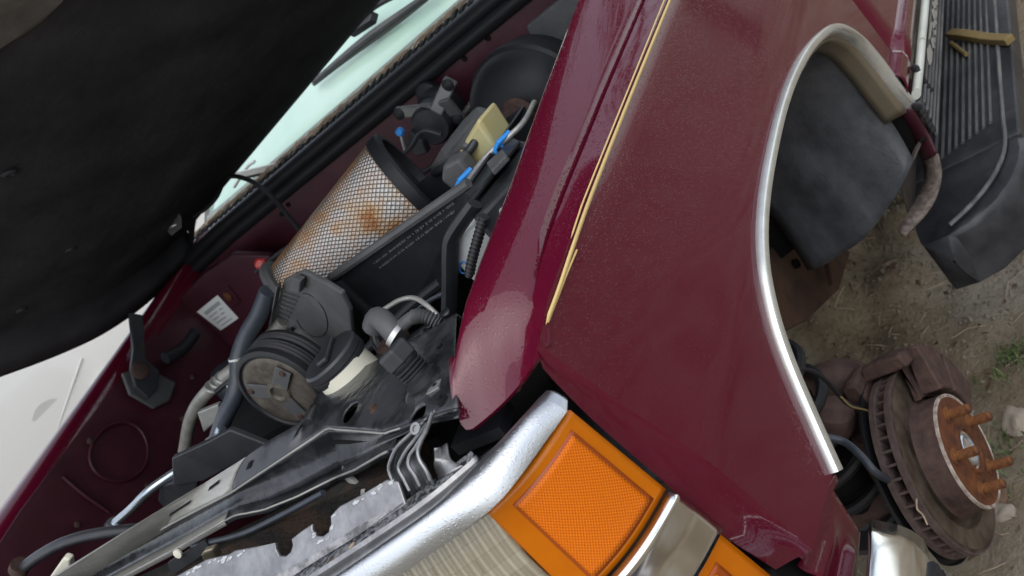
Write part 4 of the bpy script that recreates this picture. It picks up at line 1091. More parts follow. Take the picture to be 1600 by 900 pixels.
# small hardware: bolts, harness runs, clips
for x, y, z in ((690, 545, .941), (664, 520, .944), (612, 575, .944), (585, 640, .938), (690, 625, .935)):
    lathe('support_bolt', U(x, y, 'z', z), (0, 0, 1), [(.0065, -.002), (.0065, .0015), (.0042, .0018), (.0042, .005), (0, .0052)], rust if x < 640 else gloss_black, car, seg=6, smooth=False)
for pts, r_, m_ in (([(470, 362), (500, 340), (540, 300), (585, 262), (615, 250)], .006, rubber), ([(600, 262), (640, 232), (660, 205), (690, 210)], .004, blk),
                    ([(650, 275), (672, 262), (700, 240), (712, 215)], .005, rubber), ([(400, 425), (430, 400), (470, 372), (520, 330)], .005, blk)):
    tube('wiring_loom', [U(x, y, 'x', -.22) for x, y in pts], r_, m_, car, n=40, seg=9)
for pts, r_, m_ in (([(560, 560), (600, 520), (640, 480), (690, 440)], .007, rubber), ([(590, 545), (630, 500), (668, 470), (700, 455)], .004, hose_m), ([(556, 540), (575, 560), (590, 575)], .006, blk)):
    tube('wiring_loom', [U(x, y, 'x', .30) for x, y in pts], r_, m_, car, n=40, seg=9)
for x, y in ((372, 560), (369, 600)):
    lathe('hose_clamp', U(x, y, 'x', .26 if y < 580 else .285), (.25, -.35, -.9), [(.0146, -.004), (.0146, .004)], alum, car, seg=24)
for x, y in ((300, 590), (285, 655), (140, 690), (230, 760), (120, 820)):
    lathe('apron_bolt', U(x, y, 'y', -.700), (0, 1, 0), [(.007, 0), (.007, .004), (.004, .006), (0, .006)], rust, car, seg=6, smooth=False)

# ================================================================ HOOD
def hood_p(x, y):
    zr = lerp_tab([(-.45, 1.150), (-.30, 1.150), (-.163, 1.165), (-.033, 1.205), (.099, 1.258), (.65, 1.50)], x)
    zl = 1.295 + .33 * (x + .45)
    t = (y + .75) / 1.5
    z = zr + (zl - zr) * t
    if x < -.2: z += .02 * math.sin(math.pi * t) * 0
    return V((x, y, z))
rows = []
for i in range(41):
    x = -.455 + 1.10 * i / 40; rr = []
    for j in range(45):
        y = -.735 + 1.47 * j / 44
        p = hood_p(x, y)
        wr = .0035 * math.sin(x * 17 + y * 5) * math.sin(y * 13 - x * 4) + .002 * math.sin(y * 37 + x * 9)
        p.z += wr * cl(i / 8) * cl(j / 8)
        # felt rolls down over the inner frame at the right edge and the rear edge
        e_ = cl((-.66 - y) / .075); p.z -= .055 * sm(e_)
        rr.append(p)
    rows.append(rr)
hood = empty('hood_tmp', (0, 0, 0), None, None); bpy.data.objects.remove(hood)
hp_ = grid('hood', [[p + V((0, 0, .030)) for p in r] for r in rows], paint, car, solid=.006, solid_off=1)
grid('insulation_pad', rows, pad, hp_, solid=.008)
# hem along the right edge
ed = [r[0] for r in rows]
tube('hood_hem', [p + V((0, -.006, -.002)) for p in ed[::4]], .007, rubber, hp_, n=60, seg=8)
rg_ = [rows[0][j] for j in range(0, 45, 4)]
tube('rear_hem', [p + V((-.004, 0, .004)) for p in rg_], .008, rubber, hp_, n=60, seg=8)
def on_hood(x, y):
    d = ray(x, y); t = .3
    for k in range(400):
        p = CC + d * t
        if -.5 < p.x < .9 and abs(p.y) < .8 and p.z > hood_p(p.x, p.y).z - .006: return p
        t += .006
    return CC + d * 1.5
# lighter felt patch, clips and dents on the underside
pp = [on_hood(x, y) for x, y in ((-60, 110), (0, 66), (35, 44), (62, 26), (93, -4), (120, -50), (40, -60), (-60, -40))]
nH = V((.35, -.1, -.92)).normalized()
prism('felt_patch', [p + nH * .003 for p in pp], nH * .004, pad2, hp_, bevel=.001)
def dimple(x, y, r_, m, sq=1.0):
    c = on_hood(x, y)
    lathe('hood_clip', c + nH * .002, nH, [(r_ * 1.2, 0), (r_, .004), (r_ * .6, .005), (r_ * .45, .0025), (0, .003)], m, hp_, seg=20)
dimple(13, 268, .011, pad); dimple(108, 388, .011, pad); dimple(32, 482, .010, pad)
c = on_hood(270, 346)
cpx = prism('hood_catch', [c + V((.0, -.035, .004)), c + V((.012, -.02, -.014)), c + V((.012, .025, -.016)), c + V((0, .036, .002)), c + V((-.004, .02, .012)), c + V((-.004, -.02, .014))], nH * .008, blk_grey, hp_, bevel=.003)
lathe('catch_eye', c + nH * .009, nH, [(.013, 0), (.013, .003), (.009, .003), (.008, .001), (0, .001)], alum, cpx, seg=18)
tube('hood_hose', [on_hood(300, 335) + nH * .006, on_hood(318, 318) + nH * .012, on_hood(335, 300) + nH * .012, U(352, 276, 'x', -.40)], .005, rubber, hp_)
# ================================================================ WHEEL END
hub_c = V((.0536, .83, .2371)); nh = V((-.002, 1, .018)).normalized()
RO, RI = .138, .084
rot = lathe('brake_disc', hub_c - nh * .036, nh, [(.060, .0), (RO - .004, .0), (RO, -.001), (RO, -.009), (RO - .003, -.010), (.07, -.010)], disc_m, car, seg=72)
lathe('swept_face', hub_c - nh * .036, nh, [(.103, .0003), (.106, .0007), (.110, .0004), (.114, .0008), (.120, .0005), (.126, .0008), (.131, .0003)], mat('scored_swept_face', (.17, .14, .11), .42, .7, noise=(25, (.085, .060, .045), .22, O1), bump=(90, .2)), rot, seg=72)
lathe('rear_plate', hub_c - nh * .036, nh, [(.07, -.024), (RO - .003, -.024), (RO, -.025), (RO, -.033), (RO - .003, -.034), (.06, -.034)], disc_edge, rot, seg=72)
lathe('disc_rim', hub_c - nh * .036, nh, [(RO + .0004, -.0005), (RO + .0008, -.005), (RO + .0004, -.0095)], disc_edge, rot, seg=72)
lathe('vent_core', hub_c - nh * .036, nh, [(RO - .034, -.0095), (RO - .034, -.0245)], void, rot, seg=48)
u0 = nh.orthogonal().normalized(); v0 = nh.cross(u0)
fin_v = None
for k in range(44):
    a_ = 2 * math.pi * k / 44; d_ = u0 * math.cos(a_) + v0 * math.sin(a_); tt = -u0 * math.sin(a_) + v0 * math.cos(a_)
    c0 = hub_c - nh * .036
    bar('vent_fin', c0 + d_ * (RO - .036) - nh * .0245, c0 + d_ * (RO - .0015) - nh * .0245, tt * .0018, nh * .0148, disc_edge, rot)
lathe('disc_hat', hub_c, nh, [(RI + .016, -.038), (RI + .006, -.036), (RI + .001, -.030), (RI, -.004), (RI - .0005, -.001)], rust, rot, seg=64)
lathe('hat_edge', hub_c, nh, [(RI + .0004, -.003), (RI + .0002, .0010), (RI - .0022, .0014), (RI - .0030, .0005)], scale_w, rot, seg=64)
lathe('hub_face', hub_c, nh, [(RI - .004, -.002), (RI - .0045, .0006), (.050, .0006), (.047, .002), (.036, .002), (.034, .006), (.030, .006), (.028, -.002), (.026, -.012), (0, -.012)], rust_face, rot, seg=64)
lathe('centre_bore', hub_c - nh * .004, nh, [(.027, .004), (.0255, .0), (.0255, -.010), (0, -.010)], void, rot, seg=32)
lathe('spindle_nut', hub_c, nh, [(.024, -.012), (.024, .002), (.0215, .004), (.018, .004), (.0165, -.006), (0, -.006)], silver_paint, rot, seg=28, arc=(.0, .999))
stud_px = [(1493, 633), (1523, 664), (1550, 734), (1560, 769), (1524, 742)]
for x, y in stud_px:
    b_ = UP(x, y, hub_c, nh); d_ = b_ - hub_c; d_ = (d_ - nh * d_.dot(nh)).normalized() * .0625
for k in range(5):
    # stud circle aligned on the studs seen in the photograph
    b_ = UP(1550, 734, hub_c, nh) - hub_c; b_ = b_ - nh * b_.dot(nh)
    a0 = math.atan2(b_.dot(v0), b_.dot(u0)); a_ = a0 + 2 * math.pi * k / 5
    c0 = hub_c + (u0 * math.cos(a_) + v0 * math.sin(a_)) * .0572
    pr = [(.0125, 0), (.0125, .002), (.0072, .003)]
    for i in range(12): pr += [(.0066, .0055 + i * .0022), (.0073, .0066 + i * .0022)]
    pr += [(.0068, .0325), (.0045, .0345), (0, .0345)]
    lathe('wheel_stud', c0, nh, pr, rust_or, rot, seg=16)
tube('rust_run', [hub_c + v0 * .02 + nh * .0012, hub_c + v0 * .045 + u0 * .01 + nh * .0012, hub_c + v0 * .07 + u0 * .012 + nh * .0012], .003, rust_or, rot, flat=.3)
# dust shield
tag(lathe('dust_shield', hub_c - nh * .082, nh, [(.05, 0), (RO + .004, 0), (RO + .007, .004), (RO + .007, .007), (RO + .003, .002)], rubber, car, seg=56), 'thin black shield behind the brake disc')
# caliper: an arc-shaped body straddling the disc at its upper rear
def cal_arc(r0, r1, h0, h1, d0, d1, name, m, parent, lump=.0):
    n = 16; rows = []
    ex = V((1, 0, 0)); ez = V((0, 0, 1)); c0 = hub_c
    ring = []
    for i in range(n + 1):
        a_ = math.radians(d0 + (d1 - d0) * i / n); d_ = ex * math.cos(a_) + ez * math.sin(a_)
        lm = lump * math.sin(i * 1.9) + lump * .6 * math.sin(i * 4.3)
        q = [c0 + d_ * r0 + nh * h0, c0 + d_ * (r1 + lm) + nh * (h0 + .006), c0 + d_ * (r1 + .004 + lm) + nh * ((h0 + h1) / 2), c0 + d_ * (r1 + lm) + nh * (h1 - .006), c0 + d_ * r0 + nh * h1]
        ring.append(q)
    vs = [p for q in ring for p in q]; fs = []
    for i in range(n):
        for k in range(5):
            k2 = (k + 1) % 5; fs.append((i * 5 + k, i * 5 + k2, (i + 1) * 5 + k2, (i + 1) * 5 + k))
    fs.append((0, 1, 2, 3, 4)); fs.append(tuple(n * 5 + k for k in range(5)))
    return mk(name, vs, fs, m, parent, bevel=.004)
cal = cal_arc(.112, .160, -.11, -.075, 95, 186, 'brake_caliper', rust, car, .004)
cal_arc(.143, .163, -.085, -.012, 108, 178, 'caliper_bridge', rust, cal, .005)
cal_arc(.092, .160, -.028, .004, 122, 150, 'caliper_finger', rust, cal, .003)
cal_arc(.096, .160, -.028, .002, 156, 186, 'caliper_finger', rust, cal, .003)
cal_arc(.090, .142, -.034, -.024, 112, 172, 'brake_pad', rust, cal)
lathe('caliper_piston', hub_c + V((-.10, -.125, .085)), nh, [(.036, -.03), (.038, 0), (.034, .02), (0, .02)], rust, cal, seg=28)
# knuckle, radius arm, hose, spring
kn = tube('steering_knuckle', [(.054, .74, .33), (.054, .735, .24), (.06, .73, .15)], lambda t: .038 + .012 * math.sin(math.pi * t), rust, car, seg=12)
tube('spindle', [(.054, .83, .237), (.054, .72, .235)], .04, void, kn)
tube('knuckle_arm', [U(1368, 612, 'y', .73), U(1330, 600, 'y', .70), U(1290, 608, 'y', .68), U(1255, 622, 'y', .66)], lambda t: .026 + .016 * math.sin(3.1 * t), rust, kn, seg=12)
tube('knuckle_arm', [U(1375, 650, 'y', .73), U(1335, 645, 'y', .70), U(1290, 640, 'y', .67)], lambda t: .030 + .01 * math.sin(5 * t), rust, kn, seg=12)
lathe('ball_joint', U(1300, 655, 'y', .70), (0, .6, .8), [(.03, -.02), (.036, 0), (.03, .02), (.015, .03), (0, .03)], rust, kn, seg=22)
tube('i_beam_axle', [(.05, .70, .20), (.06, .45, .19), (.08, .15, .24), (.08, -.2, .30)], lambda t: .045 + .02 * t, rust, car, seg=10)
cs = U(1345, 752, 'y', .66)
coil = [cs + V((.060 * math.cos(a_), -.01 + .060 * math.sin(a_), -.05 + .30 * a_ / (2 * math.pi * 5.5))) for a_ in [2 * math.pi * 5.5 * k / 160 for k in range(161)]]
vs, fs = tube_geo(coil, .0085, 8); mk('coil_spring', vs, fs, rubber, car)
lathe('spring_seat', cs + V((0, -.01, -.055)), (0, 0, 1), [(.085, -.01), (.085, 0), (.05, .004), (.03, .03), (0, .03)], blk, car, seg=32)
lathe('bump_stop', cs + V((0, -.01, -.05)), (0, 0, 1), [(.042, 0), (.044, .05), (.036, .06), (.042, .075), (.034, .12), (0, .125)], void, car, seg=24)
tube('brake_hose', [U(1285, 682, 'y', .72), U(1318, 690, 'y', .74), U(1345, 712, 'y', .76), U(1368, 738, 'y', .77), U(1392, 752, 'y', .76)], .0055, hose_m, car, n=40)
tube('sensor_wire', [U(1240, 580, 'y', .76), U(1262, 578, 'y', .76), U(1288, 592, 'y', .76), U(1315, 622, 'y', .75), U(1330, 634, 'y', .75), U(1362, 642, 'y', .74)], .0032, rubber, car, n=50)
tube('copper_wire', [U(1314, 620, 'y', .765), U(1330, 635, 'y', .765), U(1350, 640, 'y', .76), U(1360, 644, 'y', .75)], .0015, wood, car, n=30)
tube('pale_thread', [U(1432, 780, 'y', .80), U(1433, 795, 'y', .805), U(1442, 805, 'y', .805), U(1449, 820, 'y', .805)], .0012, needle, car, n=24)

# ================================================================ DOOR, SILL, RUNNING BOARD
def bside(name, x0, x1, prof, m, parent=None, **kw):
    rows = []
    for (y, z) in prof: rows.append([V((x0 + (x1 - x0) * i / 12, y, z)) for i in range(13)])
    return grid(name, rows, m, parent or car, **kw)
dprof = [(.79, 1.10), (.835, 1.06)] + [(Yside(XR, z), z) for z in (1.03, 1.0, .97, .94, .91, .88, .85, .80, .75, .70, .65, .615)] + [(Yside(XR, .602), .602), (.892, .596), (.903, .588), (.905, .575), (.902, .560), (.897, .553), (.88, .545)]
dz = lambda pr: pr
door = bside('front_door', -1.62, XR - .006, dprof, paint, solid=.004)
sill_prof = [(.889, .600), (.893, .596), (.904, .588), (.906, .575), (.903, .560), (.898, .553), (.88, .545)]
bside('sill_flare', XR - .003, -.462, sill_prof, paint, solid=.003)
mo1 = tube('white_moulding', [(-.475, .904, .538), (-.60, .905, .537), (-.675, .905, .537)], .011, white_mold, car, flat=.7, n=10)
mo2 = tube('white_moulding', [(-.684, .905, .537), (-1.0, .905, .535), (-1.62, .905, .533)], .011, white_mold, car, flat=.7, n=10)
for (x, y) in ((1430, 107), (1431, 166)):
    lathe('moulding_cap', U(x, y, 'y', .906), (1, 0, 0), [(.006, -.004), (.0075, 0), (.006, .004), (0, .005)], rubber, car, seg=12)
clad = bside('lower_cladding', -1.62, -.455, [(.895, .528), (.905, .524), (.907, .505), (.905, .480), (.893, .468), (.87, .462)], boardblk, solid=.004)
for k in range(5):
    z = .520 - .010 * k
    x1 = -.47 + .012 * k
    tube('cladding_rib', [(-1.62, .907, z), (-.9, .9075, z), (x1, .9075, z)], .0026, ridge_m, clad, n=8, seg=6)
for k in range(6):
    x, y = 1436 + 4.2 * k, 168 + 7 * k
    lathe('cladding_nub', U(x, y, 'y', .908), (.6, .8, 0), [(.006, 0), (.0055, .003), (0, .004)], rubber, clad, seg=8)
for k in range(6):
    x, y = 1434 + 4 * k, 110 + 6 * k
    lathe('cladding_nub', U(x, y, 'y', .9095), (.6, .8, 0), [(.005, 0), (.0045, .002), (0, .003)], rubber, clad, seg=8)
# slanted silver emblem on the cladding (a lozenge followed by italic strokes)
def glyph(pxs):
    prism('emblem_letter', [U(x, y, 'y', .911) for x, y in pxs], (0, .0015, 0), letter, clad)
glyph([(1452, 69), (1456, 82), (1455, 97), (1452, 102), (1449, 92), (1448, 78)])
glyph([(1454, 61), (1457, 58), (1459.5, 76), (1457, 75)]); glyph([(1457, 63), (1459.5, 58), (1460.5, 66), (1458, 68)])
glyph([(1453.5, 35), (1456, 34), (1453, 60), (1450.5, 62)]); glyph([(1456, 37), (1459, 34), (1462, 53), (1459, 56)]); glyph([(1457, 46), (1461, 42), (1461, 46), (1457, 50)])
glyph([(1459, 32), (1461.5, 31), (1463, 38), (1461, 40)]); glyph([(1455, 16), (1458, 13), (1462, 29), (1459, 31)]); glyph([(1459, 14), (1463, 13), (1463, 27), (1460, 22)])
glyph([(1456, 4), (1459, 1), (1463, 14), (1460, 17)]); glyph([(1460, 1), (1464, -3), (1464, 9), (1461, 8)]); glyph([(1456, -12), (1465, -14), (1464, -5), (1457, -2)])

# running board: tread deck with ridges, raised outer rim, wrapped front end
rbz = .33
deck = mk('running_board', *(lambda P: (P + [p + V((0, 0, -.045)) for p in P], [(0, 1, 2, 3), (7, 6, 5, 4)] + [(i, (i + 1) % 4, 4 + (i + 1) % 4, 4 + i) for i in range(4)]))(
    [V((-1.9, .765, rbz)), V((-1.9, .968, rbz)), V((-.60, .975, rbz)), V((-.60, .765, rbz))]), boardblk, car, smooth=False, bevel=.004)
for k in range(9):
    y = .815 + .0135 * k
    tube('tread_ridge', [(-1.9, y, rbz + .002), (-1.2, y + .001, rbz + .002), (-.632 - .006 * k, y + .002, rbz + .002)], .0042, ridge_m, deck, n=8, seg=6, flat=.8)
tube('rim_bead', [(-1.9, .943, rbz + .003), (-1.2, .944, rbz + .003), (-.70, .948, rbz + .003), (-.61, .950, rbz + .002), (-.54, .943, rbz + .000), (-.48, .918, rbz - .003), (-.44, .880, rbz - .008), (-.42, .84, rbz - .014)], .0042, ridge_m, deck, n=60, seg=8)
rows = []
sec = [(-.602, .765, .975), (-.56, .765, .978), (-.52, .766, .972), (-.48, .77, .955), (-.445, .775, .925), (-.42, .78, .885), (-.41, .785, .84)]
for x, y0, y1 in sec:
    k = (x + .602) / .19; zt = rbz - .004 - .022 * k * k; zb = rbz - .05 - .085 * sm(cl(k))
    rows.append([V((x, y0, zb)), V((x, y0, zt)), V((x, y0 + (y1 - y0) * .4, zt + .0)), V((x, y0 + (y1 - y0) * .8, zt)), V((x, y1 - .008, zt - .002)), V((x, y1, zt - .012)), V((x, y1, (zt + zb) / 2)), V((x + .006 * k, y1 - .012, zb)), V((x, (y0 + y1) / 2, zb - .002))])
cap = grid('board_end', rows, boardblk, deck, close=True)
ce = rows[-1]; c0 = sum(ce, V((0, 0, 0))) / len(ce)
grid('board_nose', [[p for p in ce], [p.lerp(c0, .5) + V((.012, 0, 0)) for p in ce], [p.lerp(c0, .95) + V((.015, 0, 0)) for p in ce]], boardblk, deck, close=True)
grid('board_bracket', [[V((-1.7, .76, rbz - .01)), V((-.45, .77, rbz - .01))], [V((-1.7, .80, .40)), V((-.45, .80, .41))], [V((-1.7, .87, .465)), V((-.46, .87, .465))]], mat('muddy_sill', (.075, .060, .052), .75, noise=(10, (.045, .036, .033), .3, O1), bump=(50, .4)), car, solid=.004)

# ---- the rest of the shell, simply
bside('rear_side', -3.3, -1.626, dprof, paint, solid=.004)
rside = [(-y, z) for y, z in dprof]
bside('right_side', -3.3, XR, rside, paint, solid=.004)
rows = []
for x, zt in ((-1.12, 1.60), (-1.4, 1.635), (-2.2, 1.65), (-3.1, 1.63), (-3.3, 1.58)):
    rows.append([V((x, y, zt - .06 * (abs(y) / .66) ** 3)) for y in [-.66 + 1.32 * i / 12 for i in range(13)]])
grid('roof', rows, paint, car, solid=.01)
for s_ in (1, -1):
    grid('side_window', [[V((-.80, s_ * .785, 1.10)), V((-2.0, s_ * .80, 1.10)), V((-3.25, s_ * .79, 1.10))], [V((-1.2, s_ * .68, 1.55)), V((-2.0, s_ * .675, 1.59)), V((-3.2, s_ * .67, 1.55))]], darkglass, car, solid=.004)
    tube('windshield_pillar', [(-.67, s_ * .885, 1.09), (-.95, s_ * .80, 1.34), (-1.22, s_ * .70, 1.575)], .014, blk_grey, car)
    wx, wz = -2.84, GZ + .345
    wl = lathe('rear_wheel', (wx, s_ * .66, wz), (0, s_, 0), [(.20, -.02), (.30, -.02), (.335, 0), (.345, .04), (.345, .17), (.335, .20), (.28, .215), (.20, .205)], tyre_m, car, seg=48)
    lathe('rim', (wx, s_ * .66, wz), (0, s_, 0), [(.205, .02), (.205, .20), (.19, .19), (.15, .15), (.06, .17), (0, .175)], alum, wl, seg=32)
wl = lathe('front_wheel', (.03, -.64, GZ + .345), (0, -1, 0), [(.20, -.02), (.30, -.02), (.335, 0), (.345, .04), (.345, .17), (.335, .20), (.28, .215), (.20, .205)], tyre_m, car, seg=48)
lathe('rim', (.03, -.64, GZ + .345), (0, -1, 0), [(.205, .02), (.205, .20), (.19, .19), (.15, .15), (.06, .17), (0, .175)], alum, wl, seg=32)
prism('underfloor', [(-3.2, -.8, .40), (-1.5, -.8, .40), (-1.5, .74, .40), (-3.2, .74, .40)], (0, 0, -.04), void, car)

# ================================================================ LOOSE THINGS
a_, b_ = U(1484, 53, 'z', rbz + .016), U(1579, 63, 'z', rbz + .012)
d_ = (b_ - a_).normalized(); sd_ = d_.cross(V((0, 0, 1))).normalized()
rows = []
for k in range(9):
    t = k / 8; c = a_.lerp(b_, t) + V((0, 0, .002 * math.sin(t * 7)))
    hw, hh = .0105, .008
    rows.append([c + sd_ * hw - V((0, 0, hh)), c + sd_ * hw + V((0, 0, hh)), c - sd_ * hw + V((0, 0, hh)), c - sd_ * hw - V((0, 0, hh))])
vs = [p for r in rows for p in r]; fs = []
for i in range(8):
    for k in range(4): fs.append((i * 4 + k, i * 4 + (k + 1) % 4, (i + 1) * 4 + (k + 1) % 4, (i + 1) * 4 + k))
fs += [(0, 1, 2, 3), (32, 33, 34, 35)]
stick = mk('wooden_stick', vs, fs, wood, None, smooth=False, bevel=.002)
tag(stick, 'square weathered wooden stick lying across the running board and overhanging its edge', 'stick')
st2 = tube('wooden_stick', [U(1486, 67, 'z', rbz + .010), U(1498, 76, 'z', rbz + .010), U(1510, 85, 'z', rbz + .010)], .005, wood, None, seg=7)
tag(st2, 'short thin splinter of wood on the running board ridges beside the square stick', 'stick')
# ground litter
def on_ground(x, y): 
    p = U(x, y, 'z', GZ); p.z = GZ + hgt(p.x, p.y); return p
def rock(name, c, r_, m, label, cat, sx=1, sy=1, sz=.6, group=None):
    bm = bmesh.new(); bmesh.ops.create_icosphere(bm, subdivisions=3, radius=1)
    vs = []
    for v in bm.verts:
        p = v.co.copy(); n_ = 1 + .18 * math.sin(p.x * 3.1 + r_ * 900) * math.sin(p.y * 4.3) + .12 * math.sin(p.z * 5 + p.x * 4)
        vs.append(c + V((p.x * sx, p.y * sy, p.z * sz)) * r_ * n_)
    fs = [tuple(q.index for q in f.verts) for f in bm.faces]; bm.free()
    return tag(mk(name, vs, fs, m, None), label, cat, group)
rock('stone', on_ground(1592, 662) + V((0, 0, .01)), .035, stone_m, 'pale brown stone on the sand beyond the brake disc', 'stone', 1, .7)
rock('stone', on_ground(1585, 822) + V((0, 0, .006)), .022, stone_m, 'small pale stone on the sand below the hub studs', 'stone', .8, 1)
rock('bark_chip', on_ground(1578, 795) + V((0, 0, .008)), .026, needle_d, 'dark bark chip on the sand beside the hub studs', 'bark', 1.2, .5, .4)
rock('bark_chip', on_ground(1596, 205) + V((0, 0, .01)), .04, needle_d, 'dark brown bark chip on the ground beside the running board', 'bark', 1.1, .6, .4)
def scatter(name, n, fn, m, label, cat):
    vs, fs = [], []
    for i in range(n):
        v1, f1 = fn(); fs += [tuple(k + len(vs) for k in f) for f in f1]; vs += v1
    return tag(mk(name, vs, fs, m, None, smooth=False), label, cat, kind='stuff')
def gpos(rx=(-2.6, .3), ry=(-.2, 1.6)):
    x, y = random.uniform(*rx), random.uniform(*ry); return V((x, y, GZ + hgt(x, y)))
def twig():
    c = gpos() + V((0, 0, .003)); a_ = random.uniform(0, 6.28); L_ = random.uniform(.02, .10)
    d_ = V((math.cos(a_), math.sin(a_), random.uniform(-.1, .15)))
    return tube_geo([c - d_ * L_ / 2, c + V((random.uniform(-.01, .01), 0, .004)), c + d_ * L_ / 2], random.uniform(.0005, .0013), 4, False)
scatter('ground_twigs', 700, twig, needle, 'dry needles and twigs scattered over the sandy ground', 'twigs')
def leafbit():
    c = gpos() + V((0, 0, .004)); a_ = random.uniform(0, 6.28); L_ = random.uniform(.005, .016)
    d_ = V((math.cos(a_), math.sin(a_), random.uniform(-.3, .3))); e_ = V((-math.sin(a_), math.cos(a_), random.uniform(-.4, .4))) * .45
    return [c - d_ * L_, c + e_ * L_ + V((0, 0, .002)), c + d_ * L_, c - e_ * L_], [(0, 1, 2), (0, 2, 3)]
scatter('leaf_litter', 1200, leafbit, needle_d, 'brown leaf crumbs scattered over the sandy ground', 'leaves')
def clod():
    a_ = random.gauss(0, 1), random.gauss(0, 1)
    x, y = -.98 + a_[0] * .36, .30 + a_[1] * .26; r_ = random.uniform(.002, .007); c = V((x, y, GZ + hgt(x, y) + r_ * .3))
    vs = [c + V((r_ * random.uniform(.6, 1.2) * sx, r_ * random.uniform(.6, 1.2) * sy, r_ * random.uniform(.5, 1) * sz)) for sx, sy, sz in ((1, 0, 0), (-1, 0, 0), (0, 1, 0), (0, -1, 0), (0, 0, 1), (0, 0, -1))]
    return vs, [(0, 2, 4), (2, 1, 4), (1, 3, 4), (3, 0, 4), (2, 0, 5), (1, 2, 5), (3, 1, 5), (0, 3, 5)]
scatter('sand_clods', 2600, clod, gm, 'crumbly sand clods on the mound under the car', 'clods')
def blade_at(c0, s_):
    def f():
        c = c0 + V((random.gauss(0, s_), random.gauss(0, s_), 0)); c.z = GZ + hgt(c.x, c.y)
        a_ = random.uniform(0, 6.28); h_ = random.uniform(.008, .026); d_ = V((math.cos(a_), math.sin(a_), 0)); w_ = V((-d_.y, d_.x, 0)) * .0018
        m_ = c + d_ * h_ * .25 + V((0, 0, h_ * .7)); t_ = c + d_ * h_ * .8 + V((0, 0, h_))
        return [c - w_, c + w_, m_ + w_, m_ - w_, t_], [(0, 1, 2, 3), (3, 2, 4)]
    return f
for x, y, n, s_, lb in ((1598, 555, 160, .035, 'bright green grass tuft growing from the sand beyond the brake disc'), (1572, 692, 40, .025, 'sparse green sprouts on the sand between hub studs and stone'),
                        (1562, 770, 30, .02, 'few green sprouts on the sand under the lowest hub stud'), (1595, 130, 90, .06, 'thin green grass tuft beside the running board')):
    vs, fs = [], []; f = blade_at(on_ground(x, y), s_)
    for i in range(n):
        v1, f1 = f(); fs += [tuple(k + len(vs) for k in q) for q in f1]; vs += v1
    tag(mk('grass_tuft', vs, fs, grass_m, None, smooth=False), lb, 'grass', kind='stuff')

# ================================================================ WHITE VAN BEYOND THE FAR FENDER
van = empty('parked_van', (-2.2, -4.5, GZ), 'white van parked beyond the far fender, below the raised hood edge', 'van')
vy = -3.6
sec = [(GZ + .28, .04), (GZ + .45, 0), (GZ + .9, -.0), (GZ + 1.25, .015), (GZ + 1.7, .09), (GZ + 2.05, .20), (GZ + 2.2, .40), (GZ + 2.22, .9)]
rows = []
for z, ins in sec:
    rows.append([V((x, vy - ins, z)) for x in (-4.6, -4.4, -3.5, -2.5, -1.5, -.6, -.0)] + [V((.2, vy - ins - .1, z)), V((.3, vy - ins - .4, z)), V((.3, vy - .95, z))])
grid('van_side', rows, van_w, van, solid=.01)
rows = [[V((p.x, 2 * (vy - .95) - p.y, p.z)) for p in r] for r in rows]
grid('van_side', rows, van_w, van, solid=.01)
prism('van_rear', [(-4.6, vy - .02, GZ + .3), (-4.6, vy - 1.88, GZ + .3), (-4.6, vy - 1.7, GZ + 2.15), (-4.6, vy - .2, GZ + 2.15)], (.01, 0, 0), van_w, van)
def vp(px): return [U(x, y, 'y', vy + .004) for x, y in px]
prism('window_panel', catmull(vp([(48, 658), (54, 640), (66, 628), (84, 622), (130, 619), (160, 617), (158, 640), (140, 658), (110, 663), (70, 664)]), 40), (0, -.012, 0), van_g, van, bevel=.004)
tube('panel_seam', vp([(128, 560), (100, 640), (60, 760)]), .006, van_g, van)
c = U(160, 590, 'y', vy + .012); box('door_handle', tuple(c - V((.07, .01, .015))), tuple(c + V((.07, .02, .015))), van_w, van, bevel=.006)
for x in (-3.8, -.55):
    for y, s_ in ((vy - .02, 1), (vy - 1.88, -1)):
        wl = lathe('van_wheel', (x, y - s_ * .2, GZ + .33), (0, s_, 0), [(.19, 0), (.30, 0), (.33, .03), (.33, .17), (.30, .2), (.19, .2)], tyre_m, van, seg=36)
        lathe('rim', (x, y - s_ * .2, GZ + .33), (0, s_, 0), [(.195, .02), (.195, .18), (.12, .15), (0, .16)], alum, wl, seg=24)

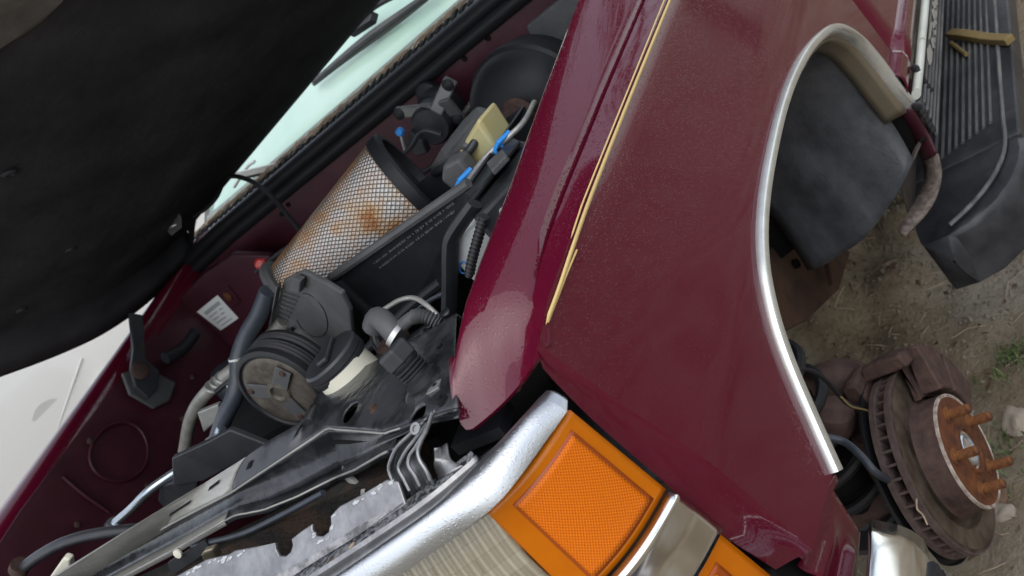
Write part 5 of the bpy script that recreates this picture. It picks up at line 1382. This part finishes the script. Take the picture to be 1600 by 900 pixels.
# ================================================================ TREES BEHIND THE CAR (they mirror in the fender's crown)
def make_tree(name, loc, h, label, seed):
    rnd = random.Random(seed)
    t = empty(name, loc, label, 'tree', 'trees behind the car')
    L = V(loc)
    segs = []
    def limb(p, d, ln, r, dep):
        pts = [p]
        for k in range(4):
            d = (d + V((rnd.gauss(0, .14), rnd.gauss(0, .14), rnd.gauss(.04, .08)))).normalized(); pts.append(pts[-1] + d * ln / 4)
        segs.append((pts, r)); 
        if dep:
            for k in range(4 if dep > 1 else 3):
                a_ = rnd.uniform(0, 6.28); nd = (d * .5 + V((math.cos(a_), math.sin(a_), rnd.uniform(.1, .7)))).normalized()
                limb(pts[rnd.choice((2, 3, 4))], nd, ln * rnd.uniform(.5, .75), r * .5, dep - 1)
    limb(L, V((0, 0, 1)), h * .5, h * .022, 3)
    vs, fs = [], []
    for pts, r in segs:
        v1, f1 = tube_geo(pts, lambda q, r=r: r * (1 - .5 * q), 6, False); fs += [tuple(k + len(vs) for k in f) for f in f1]; vs += v1
    mk('trunk', vs, fs, bark_m, t)
    vs, fs = [], []
    for pts, r in segs:
        if r > h * .008: continue
        for k in range(26):
            c = pts[rnd.randint(1, 4)] + V((rnd.gauss(0, .28), rnd.gauss(0, .28), rnd.gauss(0, .22)))
            u_ = V((rnd.gauss(0, 1), rnd.gauss(0, 1), rnd.gauss(0, .6))).normalized(); w_ = u_.orthogonal().normalized()
            s_ = rnd.uniform(.06, .13); n0 = len(vs)
            vs += [c - u_ * s_, c + w_ * s_ * .5, c + u_ * s_, c - w_ * s_ * .5]; fs.append((n0, n0 + 1, n0 + 2, n0 + 3))
    mk('crown', vs, fs, leaf_m, t, smooth=False)
for i, (x, y, h) in enumerate(((-9, 1.5, 7.5), (-8.5, 4.8, 6.5), (-12, -1.0, 9), (-6.5, 8.5, 7), (-2, 11, 6.5), (3, 12, 7.5))):
    make_tree('broadleaf_tree', (x, y, GZ), h, ('tall green broadleaf tree straight behind the car', 'lower green broadleaf tree off the left rear of the car', 'tallest green broadleaf tree behind the right rear of the car', 'green broadleaf tree well out to the left rear', 'lowest green broadleaf tree across from the left doors', 'green broadleaf tree across from the left front corner')[i], 40 + i)
